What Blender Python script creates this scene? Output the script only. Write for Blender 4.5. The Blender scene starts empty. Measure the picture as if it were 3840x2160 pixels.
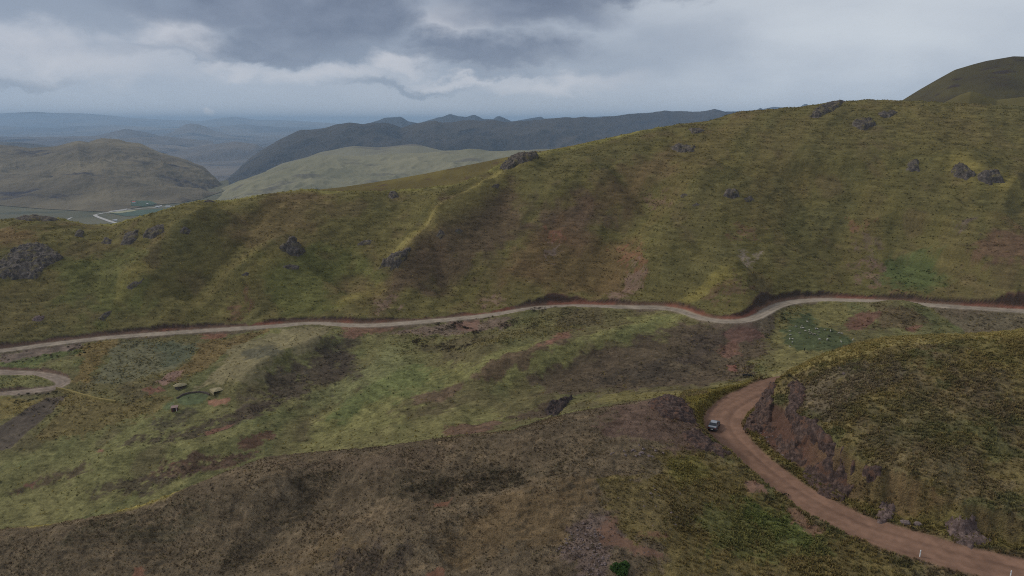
import bpy, math, random
import numpy as np
from mathutils import Vector, Matrix
GRID = (1500, 1300); HAZE = 0.55e-4; NT = 60000
random.seed(7); rng = np.random.default_rng(7)
scene = bpy.context.scene
COL = scene.collection
R = math.radians

# ------------------------------------------------------------------ camera model (used to turn photo measurements into places)
PITCH = R(13.8); FPX = 2561.0; CAMZ = 150.0
CP, SP = math.cos(PITCH), math.sin(PITCH)
def aof(U, V):
    U = np.asarray(U, float); V = np.asarray(V, float)
    r = (U-1920)/FPX; d = (V-1080)/FPX
    fy = CP-d*SP
    return r/fy, (-SP-d*CP)/fy            # X/Y and Z/Y
def PZ(U, V, Z):                           # photo point with a known level (relative to the camera) -> X,Y,Z
    a, q = aof(U, V); Y = Z/q
    return float(a*Y), float(Y), float(Z)
def PY(U, V, Y):
    a, q = aof(U, V)
    return float(a*Y), float(Y), float(q*Y)

# ------------------------------------------------------------------ noise
def _h(ix, iy, s):
    n = (ix.astype(np.int64)*374761393 + iy.astype(np.int64)*668265263 + s*144665) & 0xffffffff
    n = ((n ^ (n >> 13))*1274126177) & 0xffffffff
    return ((n ^ (n >> 16)) & 0xffffff)/float(0xffffff)
def vnoise(x, y, s=0):
    x = np.asarray(x, float); y = np.asarray(y, float)
    ix = np.floor(x); iy = np.floor(y); fx = x-ix; fy = y-iy
    ux = fx*fx*fx*(fx*(fx*6-15)+10); uy = fy*fy*fy*(fy*(fy*6-15)+10)
    a = _h(ix, iy, s); b = _h(ix+1, iy, s); c = _h(ix, iy+1, s); d = _h(ix+1, iy+1, s)
    return (a*(1-ux)+b*ux)*(1-uy)+(c*(1-ux)+d*ux)*uy
def fbm(x, y, s=0, o=4, g=0.5, l=2.03):
    t = 0; A = 1; n = 0
    for i in range(o):
        t = t+A*(vnoise(x, y, s+i*17)*2-1); n += A; A *= g
        x, y = (x*.8-y*.6)*l+3.1, (x*.6+y*.8)*l+1.7
    return t/n
def ridged(x, y, s=0, o=4):
    t = 0; A = 1; n = 0
    for i in range(o):
        t = t+A*(1-np.abs(vnoise(x, y, s+i*17)*2-1)*1.6); n += A; A *= .55
        x, y = (x*.8-y*.6)*2.1+3.1, (x*.6+y*.8)*2.1+1.7
    return t/n
def _h3(ix, iy, iz, s):
    n = (ix.astype(np.int64)*374761393 + iy.astype(np.int64)*668265263 + iz.astype(np.int64)*1440662683 + s*144665) & 0xffffffff
    n = ((n ^ (n >> 13))*1274126177) & 0xffffffff
    n = ((n ^ (n >> 15))*2246822519) & 0xffffffff
    return ((n ^ (n >> 16)) & 0xffffff)/float(0xffffff)
def worley(p, s=0):                        # p (n,3): distance to nearest, second nearest, id of the nearest
    c = np.floor(p); f1 = np.full(len(p), 9.); f2 = np.full(len(p), 9.); idv = np.zeros(len(p))
    for dx in (-1, 0, 1):
        for dy in (-1, 0, 1):
            for dz in (-1, 0, 1):
                q = c+np.array([dx, dy, dz])
                o = np.stack([_h3(q[:, 0], q[:, 1], q[:, 2], s+k) for k in (1, 2, 3)], 1)
                d = np.linalg.norm(q+o-p, axis=1); hid = _h3(q[:, 0], q[:, 1], q[:, 2], s+9)
                m = d < f1
                f2 = np.where(m, f1, np.minimum(f2, d)); idv = np.where(m, hid, idv); f1 = np.where(m, d, f1)
    return f1, f2, idv
def sm(e0, e1, x):
    t = np.clip((x-e0)/(e1-e0), 0, 1); return t*t*(3-2*t)

# ------------------------------------------------------------------ mesh helpers
def mesh_np(name, verts, faces, mat=None, col=None, smooth=True, attr='Col'):
    verts = np.asarray(verts, np.float32); faces = np.asarray(faces, np.int32)
    me = bpy.data.meshes.new(name)
    me.vertices.add(len(verts)); me.vertices.foreach_set('co', verts.ravel())
    k = faces.shape[1]
    me.loops.add(faces.size); me.loops.foreach_set('vertex_index', faces.ravel())
    me.polygons.add(len(faces)); me.polygons.foreach_set('loop_start', np.arange(0, faces.size, k, dtype=np.int32))
    me.polygons.foreach_set('loop_total', np.full(len(faces), k, np.int32))
    me.update(calc_edges=True)
    if smooth: me.polygons.foreach_set('use_smooth', np.ones(len(faces), bool))
    if col is not None:
        at = me.color_attributes.new(attr, 'FLOAT_COLOR', 'POINT')
        c4 = np.ones((len(verts), 4), np.float32); c4[:, :np.shape(col)[1]] = col
        at.data.foreach_set('color', c4.ravel())
    if mat: me.materials.append(mat)
    return me
def link(name, me, parent=None, loc=None, rot=None):
    o = bpy.data.objects.new(name, me); COL.objects.link(o)
    if loc is not None: o.location = loc
    if rot is not None: o.rotation_euler = rot
    if parent is not None: o.parent = parent
    return o
def tag(o, label=None, cat=None, group=None, kind=None):
    if label: o['label'] = label
    if cat: o['category'] = cat
    if group: o['group'] = group
    if kind: o['kind'] = kind
    return o
def grid_faces(nr, nc):
    i = np.arange((nr-1)*(nc-1)); r = i//(nc-1); c = i % (nc-1); b = r*nc+c
    return np.stack([b, b+1, b+nc+1, b+nc], 1)
def lin(r, g, b):                          # screen colour -> linear
    f = lambda c: ((c/255+.055)/1.055)**2.4 if c > 10 else c/255/12.92
    return np.array([f(r), f(g), f(b)])

class MB:                                  # small parts: boxes, prisms, tubes, lathes
    def __init__(s): s.v = []; s.f = []
    def add(s, vs, fs):
        b = len(s.v); s.v += [tuple(v) for v in vs]; s.f += [tuple(b+i for i in f) for f in fs]; return s
    def box(s, c, d, rz=0, taper=1.0, bev=0):
        x, y, z = [k/2 for k in d]; vs = []
        for zz, t in ((-z, 1), (z, taper)):
            for sx, sy in ((-1, -1), (1, -1), (1, 1), (-1, 1)):
                px, py = sx*x*t, sy*y*t
                vs.append((c[0]+px*math.cos(rz)-py*math.sin(rz), c[1]+px*math.sin(rz)+py*math.cos(rz), c[2]+zz))
        return s.add(vs, [(3, 2, 1, 0), (4, 5, 6, 7), (0, 1, 5, 4), (1, 2, 6, 5), (2, 3, 7, 6), (3, 0, 4, 7)])
    def tube(s, p, q, r0, r1=None, n=8):
        p = Vector(p); q = Vector(q); r1 = r0 if r1 is None else r1
        d = (q-p).normalized(); u = d.orthogonal().normalized(); w = d.cross(u)
        vs = []
        for c, r in ((p, r0), (q, r1)):
            for i in range(n):
                t = 2*math.pi*i/n; vs.append(c+(u*math.cos(t)+w*math.sin(t))*r)
        fs = [(i, (i+1) % n, n+(i+1) % n, n+i) for i in range(n)]+[tuple(range(n-1, -1, -1)), tuple(range(n, 2*n))]
        return s.add(vs, fs)
    def loft(s, rings, cap=True):
        n = len(rings[0]); vs = [p for r in rings for p in r]; fs = []
        for k in range(len(rings)-1):
            for i in range(n):
                fs.append((k*n+i, k*n+(i+1) % n, (k+1)*n+(i+1) % n, (k+1)*n+i))
        if cap: fs += [tuple(range(n-1, -1, -1)), tuple(range((len(rings)-1)*n, len(rings)*n))]
        return s.add(vs, fs)
    def build(s, name, mat, parent=None, smooth=False, bevel=0, loc=None):
        me = bpy.data.meshes.new(name); me.from_pydata(s.v, [], s.f); me.update()
        import bmesh
        bm = bmesh.new(); bm.from_mesh(me); bmesh.ops.recalc_face_normals(bm, faces=bm.faces)
        if bevel: bmesh.ops.bevel(bm, geom=bm.edges[:], offset=bevel, segments=2, affect='EDGES', profile=.7)
        bm.to_mesh(me); bm.free()
        if smooth: me.polygons.foreach_set('use_smooth', np.ones(len(me.polygons), bool))
        me.materials.append(mat)
        return link(name, me, parent, loc)
def empty(name, loc, rz=0, label=None, cat=None, group=None):
    o = bpy.data.objects.new(name, None); COL.objects.link(o); o.location = loc; o.rotation_euler = (0, 0, rz)
    return tag(o, label, cat, group)
def copy_tree(o, parent=None):
    c = o.copy(); COL.objects.link(c)
    if parent is not None: c.parent = parent
    for ch in list(o.children): copy_tree(ch, c)
    return c

# ------------------------------------------------------------------ materials
def nodes(m): return m.node_tree.nodes, m.node_tree.links
def mk(name, rgb=(.5, .5, .5), rough=.9, metal=0, spec=.3, var=0, vscale=8, bump=0, bscale=20):
    m = bpy.data.materials.new(name); m.use_nodes = True
    N, L = nodes(m); b = N['Principled BSDF']
    b.inputs['Roughness'].default_value = rough; b.inputs['Metallic'].default_value = metal
    b.inputs['Specular IOR Level'].default_value = spec
    b.inputs['Base Color'].default_value = (*rgb, 1)
    if var or bump:
        tc = N.new('ShaderNodeTexCoord'); n = N.new('ShaderNodeTexNoise'); n.inputs['Scale'].default_value = vscale; n.inputs['Detail'].default_value = 6
        L.new(tc.outputs['Object'], n.inputs['Vector'])
        if var:
            mx = N.new('ShaderNodeMix'); mx.data_type = 'RGBA'
            mx.inputs[6].default_value = (*[c*(1-var) for c in rgb], 1); mx.inputs[7].default_value = (*[min(1, c*(1+var)) for c in rgb], 1)
            L.new(n.outputs[0], mx.inputs[0]); L.new(mx.outputs[2], b.inputs['Base Color'])
        if bump:
            n2 = N.new('ShaderNodeTexNoise'); n2.inputs['Scale'].default_value = bscale; n2.inputs['Detail'].default_value = 5
            L.new(tc.outputs['Object'], n2.inputs['Vector'])
            bp = N.new('ShaderNodeBump'); bp.inputs['Strength'].default_value = bump; bp.inputs['Distance'].default_value = .05
            L.new(n2.outputs[0], bp.inputs['Height']); L.new(bp.outputs[0], b.inputs['Normal'])
    return m
# ------------------------------------------------------------------ terrain: control points measured on the photo, each given its real level or distance
PTS = []
def pz(l): PTS.extend(PZ(u, v, z) for u, v, z in l)
def py(l): PTS.extend(PY(u, v, y) for u, v, y in l)
# foreground hill (left and centre): foot below the frame, then the face, then the crest
pz([(-500, 2420, -77), (0, 2330, -74), (700, 2340, -71), (1300, 2400, -68), (1900, 2420, -64), (2500, 2450, -61), (3000, 2450, -63), (3600, 2450, -65), (4300, 2450, -66)])
pz([(-500, 2160, -72), (0, 2120, -69.5), (500, 2160, -68.5), (1000, 2160, -66), (1500, 2160, -62.5), (1950, 2160, -60), (2300, 2130, -58.6), (2700, 2130, -59.6), (3100, 2150, -60.8), (3500, 2190, -61.6)])
pz([(700, 1980, -65), (1250, 1900, -61.2), (1700, 1900, -58), (2100, 1860, -56.3), (2350, 1760, -54.5), (2500, 1900, -56.2), (2480, 1640, -53.2), (2750, 1900, -58.2), (2900, 1960, -59.3)])
A_CREST = [(-500, 2060, -69), (-200, 2015, -67.5), (0, 1985, -66), (200, 1965, -65.2), (400, 1930, -64.2), (560, 1885, -62.8), (700, 1830, -61), (850, 1768, -59.4), (1000, 1714, -57.8), (1200, 1694, -57), (1420, 1676, -56.2), (1640, 1645, -55.2),
           (1780, 1630, -54.6), (1920, 1614, -54), (2030, 1576, -53.4), (2125, 1552, -53), (2250, 1529, -52.5), (2375, 1507, -52), (2512, 1490, -51.6)]
pz(A_CREST)
for u, v, z in A_CREST[:-1]:
    x, y, z = PZ(u, v, z); PTS += [(x-3, y+9, z-4.5), (x-6, y+24, z-15), (x-10, y+48, z-27-max(0, (1200-u)/1200*9))]
x, y, z = PZ(2512, 1490, -51.6); PTS += [(x-4, y+9, z-4), (x-8, y+22, z-12), (x-6, y+46, z-26)]
# land beside and under the near road, its outer shoulder
pz([(2600, 1500, -58.2), (2690, 1458, -60.4), (2790, 1442, -61), (2705, 1580, -58.8), (2640, 1545, -58.2), (2760, 1660, -56), (2840, 1735, -55.4), (3000, 1840, -57.2), (3200, 1960, -59), (3450, 2055, -60), (3840, 2155, -60.2)])
x, y, z = PZ(2690, 1458, -60.4); PTS += [(x-6, y+14, z-7), (x-8, y+34, z-18), (x, y+60, z-28)]
x, y, z = PZ(2830, 1446, -61); PTS += [(x+6, y+16, z-8), (x+10, y+40, z-19)]
# right hill
B_CREST = [(2862, 1440, -54), (2905, 1406, -52.4), (2950, 1390, -51.2), (3000, 1370, -50), (3100, 1325, -47.2), (3200, 1292, -45.4), (3300, 1270, -44), (3400, 1262, -43), (3500, 1255, -42.2), (3600, 1254, -41.4), (3700, 1250, -40.7), (3840, 1238, -39.8), (4100, 1222, -38.2), (4400, 1210, -36.8)]
pz(B_CREST)
for u, v, z in B_CREST[2:]:
    x, y, z = PZ(u, v, z); PTS += [(x+2, y+8, z-3.2), (x+4, y+24, z-13), (x+8, y+55, z-29)]
x, y, z = PZ(2880, 1420, -53.4); PTS += [(x+3, y+9, z-3), (x+8, y+20, z-6)]
pz([(2950, 1480, -53), (3000, 1425, -51.2), (3050, 1560, -51.8), (3130, 1640, -52.4), (3250, 1450, -47.6), (3300, 1750, -53.6), (3250, 1620, -51), (3340, 1830, -54.4), (3500, 1500, -47.4), (3500, 1800, -53.2), (3560, 1950, -57), (3840, 1700, -51.2),
    (3840, 1900, -54.8), (3840, 2030, -57), (3840, 1480, -46.4), (4300, 1600, -48), (4300, 1950, -54), (2870, 1560, -54.4), (2900, 1640, -54.6)])
# the valley
pz([(0, 1390, -117), (0, 1470, -120.5), (250, 1425, -118.5), (0, 1600, -127), (0, 1800, -135), (0, 1940, -140), (-500, 1500, -124), (-500, 1800, -139), (250, 1650, -128), (300, 1850, -135.5),
    (500, 1450, -118), (500, 1650, -126), (550, 1820, -131.5), (1000, 1350, -114), (1000, 1500, -119), (1000, 1650, -123), (750, 1560, -122), (1500, 1300, -109), (1500, 1450, -113), (1500, 1600, -116.5), (1300, 1650, -119.5),
    (2000, 1250, -102), (2000, 1400, -107), (2000, 1540, -110.5), (2500, 1250, -98), (2500, 1350, -101.5), (2480, 1450, -104), (2750, 1300, -98.5), (2780, 1400, -100.5), (3050, 1180, -93.6), (3050, 1240, -94.4), (3030, 1310, -95.2), (3180, 1240, -94.2), (3400, 1195, -91),
    (3400, 1240, -93.6), (3840, 1205, -90), (4300, 1210, -88), (2900, 1250, -96.4), (3250, 1160, -90)])
# the far road's bed
FR = [(-500, 1368, -114), (-200, 1336, -113), (0, 1312, -112), (200, 1285, -111), (400, 1262, -110), (700, 1240, -108.5), (1000, 1222, -106.5), (1130, 1210, -105.2), (1230, 1211, -104.6), (1330, 1218, -104.4), (1450, 1214, -103.8), (1700, 1193, -101.8), (1850, 1177, -100.2), (2000, 1151, -98),
      (2150, 1143, -97), (2350, 1148, -95), (2470, 1148, -94), (2550, 1158, -93.2), (2610, 1184, -92.6), (2670, 1199, -92.1), (2750, 1204, -91.5), (2820, 1195, -90.8), (2870, 1168, -90), (2920, 1139, -89.2), (2990, 1124, -88.6), (3100, 1119, -88), (3300, 1126, -87.2), (3500, 1141, -86.4), (3840, 1163, -85.2), (4200, 1184, -84), (4600, 1205, -83)]
pz(FR)
pz([(2700, 1120, -86), (2760, 1050, -79), (3400, 1145, -86.2)])
# the big hillside: crest with its distance, a rounded top, then the back slope
D_CREST = [(-500, 800, 435), (-250, 815, 428), (0, 824, 424), (120, 812, 428), (210, 815, 426), (330, 842, 419), (420, 840, 420), (500, 818, 428), (600, 790, 436), (680, 766, 442), (750, 751, 447), (850, 752, 447), (1000, 727, 454), (1150, 708, 460), (1240, 715, 458), (1400, 717, 457), (1560, 707, 462), (1720, 690, 468),
           (1830, 640, 482), (1900, 600, 492), (1990, 574, 499), (2120, 556, 505), (2250, 525, 512), (2400, 490, 518), (2540, 466, 523), (2640, 458, 525), (2700, 440, 522), (2760, 420, 520), (2880, 410, 521), (3000, 400, 522), (3100, 385, 524), (3250, 373, 526), (3400, 377, 526), (3540, 384, 524), (3700, 392, 522), (3840, 400, 520), (4200, 400, 520), (4500, 400, 520)]
py(D_CREST)
for u, v, y in D_CREST:
    x, y, z = PY(u, v, y); PTS += [(x, y+22, z+.2+y*.0*1), (x+2, y+55, z-9), (x, y+120, z-48), (x, y+260, z-120)]
P = np.array(PTS)
S = 100.0
def tps_fit(P, lam=2e-4):
    X = P[:, :2]/S; n = len(X)
    d2 = ((X[:, None]-X[None])**2).sum(2); K = .5*d2*np.log(d2+1e-12)+np.eye(n)*lam
    A = np.zeros((n+3, n+3)); A[:n, :n] = K; A[:n, n] = 1; A[:n, n+1:] = X; A[n, :n] = 1; A[n+1:, :n] = X.T
    return X, np.linalg.solve(A, np.r_[P[:, 2], 0, 0, 0])
TX, TW = tps_fit(P)
def tps(x, y):
    sh = x.shape; q = np.stack([x.ravel(), y.ravel()], 1)/S; out = np.empty(len(q))
    for i in range(0, len(q), 20000):
        c = q[i:i+20000]; d2 = ((c[:, None]-TX[None])**2).sum(2)
        out[i:i+20000] = (.5*d2*np.log(d2+1e-12))@TW[:-3]+TW[-3]+c@TW[-2:]
    return out.reshape(sh)
NR, NC = GRID
Ys = np.exp(np.linspace(math.log(58), math.log(760), NR)); As = np.linspace(-1.06, 1.06, NC)
# coarse evaluation, then bicubic-like refinement by linear resampling of a fine coarse grid
cr, cc = 330, 330
cy = np.exp(np.linspace(math.log(58), math.log(760), cr)); ca = np.linspace(-1.06, 1.06, cc)
CZ = tps(ca[None, :]*cy[:, None], np.repeat(cy[:, None], cc, 1))
def cubic_resample(G, n, axis):
    m = G.shape[axis]; t = np.linspace(0, m-1, n); i = np.clip(np.floor(t).astype(int), 0, m-2); f = t-i
    g = lambda k: np.take(G, np.clip(i+k, 0, m-1), axis)
    sh = [1]*G.ndim; sh[axis] = n; f = f.reshape(sh)
    p0, p1, p2, p3 = g(-1), g(0), g(1), g(2)
    return p1+.5*f*(p2-p0+f*(2*p0-5*p1+4*p2-p3+f*(3*(p1-p2)+p3-p0)))
Z = cubic_resample(cubic_resample(CZ, NR, 0), NC, 1)
XX = As[None, :]*Ys[:, None]; YY = np.repeat(Ys[:, None], NC, 1)

def hit(U, V, ymin=0, zg=None):            # where the sight line of a photo point first meets the land
    a, q = aof(U, V); a = float(a); q = float(q)
    t = (a-As[0])/(As[1]-As[0]); j = int(np.clip(math.floor(t), 0, NC-2)); f = t-j
    zc = (Z if zg is None else zg)[:, j]*(1-f)+(Z if zg is None else zg)[:, j+1]*f
    d = zc-q*Ys
    ok = np.nonzero((d >= 0) & (Ys >= ymin))[0]
    if not len(ok): return None
    i = ok[0]
    if i == 0 or Ys[i-1] < ymin: y = Ys[i]
    else: y = Ys[i-1]+(Ys[i]-Ys[i-1])*(-d[i-1])/(d[i]-d[i-1])
    return a*y, y, q*y
def hgt(x, y):                             # land level at world x, y (arrays or numbers)
    x = np.asarray(x, float); y = np.asarray(y, float)
    ti = (np.log(np.clip(y, 58.01, 759.9))-math.log(58))/(math.log(760)-math.log(58))*(NR-1); tj = np.clip((x/y-As[0])/(As[1]-As[0]), 0, NC-1.001)
    i = np.clip(np.floor(ti).astype(int), 0, NR-2); j = np.floor(tj).astype(int); f = ti-i; g = tj-j
    return (Z[i, j]*(1-g)+Z[i, j+1]*g)*(1-f)+(Z[i+1, j]*(1-g)+Z[i+1, j+1]*g)*f
def poly_world(pts, ymin=0, dens=40):      # photo outline -> world xy outline on the land
    out = []
    n = len(pts)
    for k in range(n):
        p, q = pts[k], pts[(k+1) % n]; m = max(1, int(math.hypot(q[0]-p[0], q[1]-p[1])/dens))
        for i in range(m):
            h = hit(p[0]+(q[0]-p[0])*i/m, p[1]+(q[1]-p[1])*i/m, ymin)
            if h: out.append(h[:2])
    return np.array(out)
def line_world(pts, ymin=0, dens=40):
    out = []
    for k in range(len(pts)-1):
        p, q = pts[k], pts[k+1]; m = max(1, int(math.hypot(q[0]-p[0], q[1]-p[1])/dens))
        for i in range(m+(k == len(pts)-2)):
            h = hit(p[0]+(q[0]-p[0])*i/m, p[1]+(q[1]-p[1])*i/m, ymin)
            if h: out.append(h)
    return np.array(out)
def smooth_line(L, n=3):
    L = np.array(L, float)
    for _ in range(n):
        M = L.copy(); M[1:-1] = .25*L[:-2]+.5*L[1:-1]+.25*L[2:]; L = M
    return L
def resample(L, step):
    L = np.asarray(L, float); s = np.r_[0, np.cumsum(np.linalg.norm(np.diff(L[:, :2], axis=0), axis=1))]
    t = np.arange(0, s[-1], step); return np.stack([np.interp(t, s, L[:, k]) for k in range(L.shape[1])], 1)
def pdist(x, y, L, zl=None):               # signed distance to a polyline (left of its direction > 0), level along it, position along it
    best = np.full(x.shape, 1e9); sg = np.zeros(x.shape); zz = np.zeros(x.shape); ss = np.zeros(x.shape); s0 = 0
    for k in range(len(L)-1):
        ax, ay = L[k][:2]; bx, by = L[k+1][:2]; dx, dy = bx-ax, by-ay; l2 = dx*dx+dy*dy+1e-9; l = math.sqrt(l2)
        t = np.clip(((x-ax)*dx+(y-ay)*dy)/l2, 0, 1); px = x-ax-t*dx; py_ = y-ay-t*dy; d = np.hypot(px, py_); m = d < best
        best = np.where(m, d, best); sg = np.where(m, np.sign(dx*(y-ay)-dy*(x-ax)), sg); ss = np.where(m, s0+t*l, ss)
        if zl is not None: zz = np.where(m, zl[k]+(zl[k+1]-zl[k])*t, zz)
        s0 += l
    return best*sg, zz, ss, s0
def bbox_sel(L, pad):
    L = np.asarray(L); x0, x1 = L[:, 0].min()-pad, L[:, 0].max()+pad; y0, y1 = L[:, 1].min()-pad, L[:, 1].max()+pad
    r0, r1 = np.searchsorted(Ys, y0), np.searchsorted(Ys, y1)
    return slice(max(0, r0-1), min(NR, r1+1)), (x0, x1)
def sel_mask(L, pad):
    rs, (x0, x1) = bbox_sel(L, pad); sub = (XX[rs] > x0) & (XX[rs] < x1)
    return rs, sub
def spur(pts, amp, wl, wr, ymin=0, taper=None, rough=.25):
    taper = taper or (.14 if ymin == D0 else .32)
    L = smooth_line(line_world(pts, ymin, 25), 4); rs, sub = sel_mask(L, max(wl, wr)*2.6)
    if not sub.any(): return
    x = XX[rs][sub]; y = YY[rs][sub]; d, _, s, tot = pdist(x, y, L)
    w = np.where(d > 0, wl, wr)*(1+rough*fbm(x/25, y/25, 5, 2)); t = s/tot
    amp = amp*(1.9 if ymin == D0 else 1.4 if ymin == V0 else 1.1)
    Zs = Z[rs]; Zs[sub] += amp*np.exp(-np.abs(d/w)**1.5)*sm(0, taper, t)*sm(0, taper, 1-t)*(1+rough*fbm(x/18, y/18, 9, 3)); Z[rs] = Zs

D0 = 320; V0 = 200
# ridges and gullies on the big hillside (direction: downhill; left of it is the west side)
spur([(1990, 580), (1900, 618), (1800, 690), (1720, 742), (1650, 800), (1560, 870), (1500, 930), (1450, 985), (1390, 1050)], 6, 26, 17, D0, rough=.12)
spur([(1960, 600), (1880, 630), (1780, 705), (1650, 792), (1550, 870), (1490, 935), (1440, 990)], 2.6, 8, 4, D0, rough=.1)
spur([(1640, 770), (1480, 860), (1330, 960), (1230, 1060)], -4.5, 26, 26, D0)
spur([(1110, 905), (1050, 940), (980, 985), (920, 1030), (850, 1085)], 5, 18, 13, D0, rough=.12)
spur([(830, 770), (700, 880), (560, 985), (490, 1050), (420, 1120)], 5, 26, 18, D0)
spur([(1000, 760), (860, 900), (740, 1030), (640, 1130)], -4, 20, 20, D0)
spur([(600, 830), (430, 930), (300, 1060)], -3.5, 20, 20, D0)
spur([(2800, 1015), (2740, 1042), (2670, 1078), (2630, 1100)], 3.2, 14, 18, D0, taper=.25)
spur([(3560, 565), (3640, 622), (3740, 665), (3860, 705)], 4, 14, 30, D0)
spur([(3000, 600), (3060, 800), (3050, 980)], -4, 40, 30, D0)
spur([(2330, 640), (2140, 720), (1980, 830), (1850, 960), (1760, 1080)], 6, 34, 26, D0)
spur([(2100, 690), (1900, 840), (1700, 1010), (1600, 1120)], -4, 22, 26, D0)
spur([(2700, 600), (2560, 780), (2440, 960), (2330, 1080)], 5, 36, 26, D0)
spur([(2500, 640), (2350, 820), (2230, 980), (2170, 1090)], -4, 26, 30, D0)
spur([(3500, 820), (3380, 930), (3310, 1040)], -4, 30, 30, D0)
spur([(3790, 860), (3650, 920), (3560, 1010)], 5, 26, 26, D0)
# ridges in the valley
V0 = 200
spur([(2570, 1200), (2440, 1240), (2300, 1285), (2150, 1322), (2000, 1365), (1870, 1400), (1760, 1442), (1620, 1495)], 5.2, 8, 17, V0)
spur([(2300, 1330), (2100, 1390), (1900, 1440), (1750, 1500)], -2.5, 14, 10, V0)
spur([(2190, 1225), (2060, 1255), (1980, 1282), (1870, 1308), (1760, 1350), (1650, 1392)], 3, 8, 10, V0)
spur([(1340, 1248), (1230, 1300), (1130, 1345), (1010, 1402), (890, 1475), (800, 1540)], 5.5, 7, 17, V0)
spur([(1350, 1420), (1180, 1520), (1060, 1600)], -3, 12, 12, V0)
spur([(1060, 1612), (950, 1635), (860, 1675), (720, 1730), (580, 1768)], 3, 6, 10, V0)
spur([(1500, 1480), (1320, 1560), (1150, 1640), (980, 1680)], -2.5, 9, 9, V0)
spur([(820, 1640), (640, 1690), (450, 1720), (250, 1790)], 2, 7, 10, V0)
spur([(1780, 1580), (1700, 1588), (1600, 1620)], 2, 5, 6, V0)
spur([(2160, 1490), (2060, 1500), (1950, 1530), (1850, 1560)], 1.8, 6, 7, V0)
spur([(2080, 1508), (2070, 1560)], -2, 4, 4, V0)
spur([(3440, 1148), (3350, 1156), (3270, 1178), (3190, 1205)], 1.6, 9, 10, V0)
# ridges on the near hill
spur([(1400, 1735), (1200, 1850), (1050, 1960), (930, 2080), (880, 2170)], -2.6, 6, 7, 0)
spur([(2420, 1770), (2150, 1836), (1900, 1890), (1500, 1960), (1270, 2010), (1160, 2100)], 1.7, 4.5, 4, 0)
spur([(2080, 1760), (1850, 1810), (1600, 1845), (1450, 1850)], -1.4, 4, 4, 0)
spur([(960, 1770), (640, 1950), (330, 2150)], 1.6, 5, 5, 0)
spur([(700, 1900), (450, 2060), (300, 2160)], -1.2, 4, 4, 0)
spur([(1900, 1990), (1750, 2060), (1650, 2150)], -1.2, 3, 3, 0)
spur([(1200, 1720), (900, 1860), (700, 2000)], .9, 4, 3.5, 0)
spur([(1700, 1690), (1450, 1740), (1250, 1800), (1100, 1880)], .8, 4, 3, 0)
spur([(500, 1930), (250, 2020), (0, 2090)], .8, 3, 3, 0)
spur([(1650, 2010), (1500, 2060), (1420, 2150)], .9, 3, 2.5, 0)
spur([(2000, 1960), (1850, 2010), (1760, 2100)], .7, 2.6, 2.4, 0)
spur([(3700, 1400), (3450, 1520), (3250, 1600)], -.8, 5, 5, 0)
spur([(3800, 1700), (3600, 1800), (3420, 1880)], -.9, 4, 4, 0)

# the land's own unevenness: gully texture on the big hill, terracettes, small hummocks
far = sm(330, 370, YY); mid = sm(150, 200, YY)*(1-far)
u = (XX*.80-YY*.60); w = (XX*.60+YY*.80)
Z += far*(3.2*fbm(u/36, w/130, 31, 4)+1.5*fbm(u/13, w/40, 33, 3)+.6*fbm(XX/9, YY/9, 37, 3)+.35*fbm(XX/7, YY/2.2, 39, 3))
Z += mid*(1.5*fbm(u/26, w/60, 41, 4)+.55*fbm(XX/7, YY/6, 43, 4)+.25*(vnoise(XX/2.2, YY/1.6, 49)-.5))
near = 1-sm(150, 200, YY)
# stock-trodden ledges along the contour
tw = fbm(XX/16, YY/16, 301, 3); tm = .35+.65*sm(-.25, .25, fbm(XX/24, YY/24, 303, 3))
Z += far*.12*tm*np.sin(2*np.pi*Z/1.35+7*tw)*(.6+.8*fbm(XX/6, YY/3, 305, 2))
Z += far*.22*fbm(XX/5+YY/12, Z/.8, 317, 3)
tv = sm(-.05, .25, fbm(XX/30, YY/24, 307, 3))
Z += mid*.10*tv*np.sin(2*np.pi*Z/.75+8*fbm(XX/9, YY/9, 309, 3))
Z += near*(.38*fbm(XX/7, YY/7, 51, 4)+.24*fbm(XX/1.6, YY/1.6, 53, 3)+.10*(vnoise(XX/.55, YY/.55, 57)-.5))

def crest_fix(crest, y0, y1, rise, hold, fall, fade=60):
    """level the summits so that each ridge line stands as high as measured"""
    ua = np.array([float(aof(u, v)[0]) for u, v in crest]); uq = np.array([float(aof(u, v)[1]) for u, v in crest])
    o = np.argsort(ua); ua, uq = ua[o], uq[o]
    rs = np.nonzero((Ys > y0) & (Ys < y1))[0]; rat = Z[rs]/Ys[rs][:, None]; pk = rat.argmax(0); yp = Ys[rs][pk]
    yp = np.convolve(np.pad(yp, 20, 'edge'), np.ones(41)/41, 'valid')
    dq = np.interp(As, ua, uq)-rat.max(0); k = max(1, NC//160)*2+1
    dq = np.convolve(np.pad(dq, k//2, 'edge'), np.ones(k)/k, 'valid')
    f = fade/FPX; wgt = sm(ua[0]-f, ua[0], As)*(1-sm(ua[-1], ua[-1]+f, As))
    yy = YY-yp[None]; wy = np.where(yy < 0, sm(-rise, 0, yy), 1-sm(hold, fall, yy))
    Z[:] = Z+wy*(dq*wgt*yp)[None]
for _ in range(4):
    crest_fix([p[:2] for p in D_CREST], 370, 640, 110, 60, 240)
    crest_fix([p[:2] for p in A_CREST], 80, 160, 16, 14, 50)
    crest_fix([p[:2] for p in B_CREST], 114, 150, 16, 10, 44, 12)
Z += near*(1-sm(0, 14, XX-YY*.10))*.12*sm(-.2, .25, fbm(XX/11, YY/11, 311, 3))*np.sin(2*np.pi*Z/.55+7*fbm(XX/5, YY/5, 313, 3))
Z0 = Z.copy()

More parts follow.
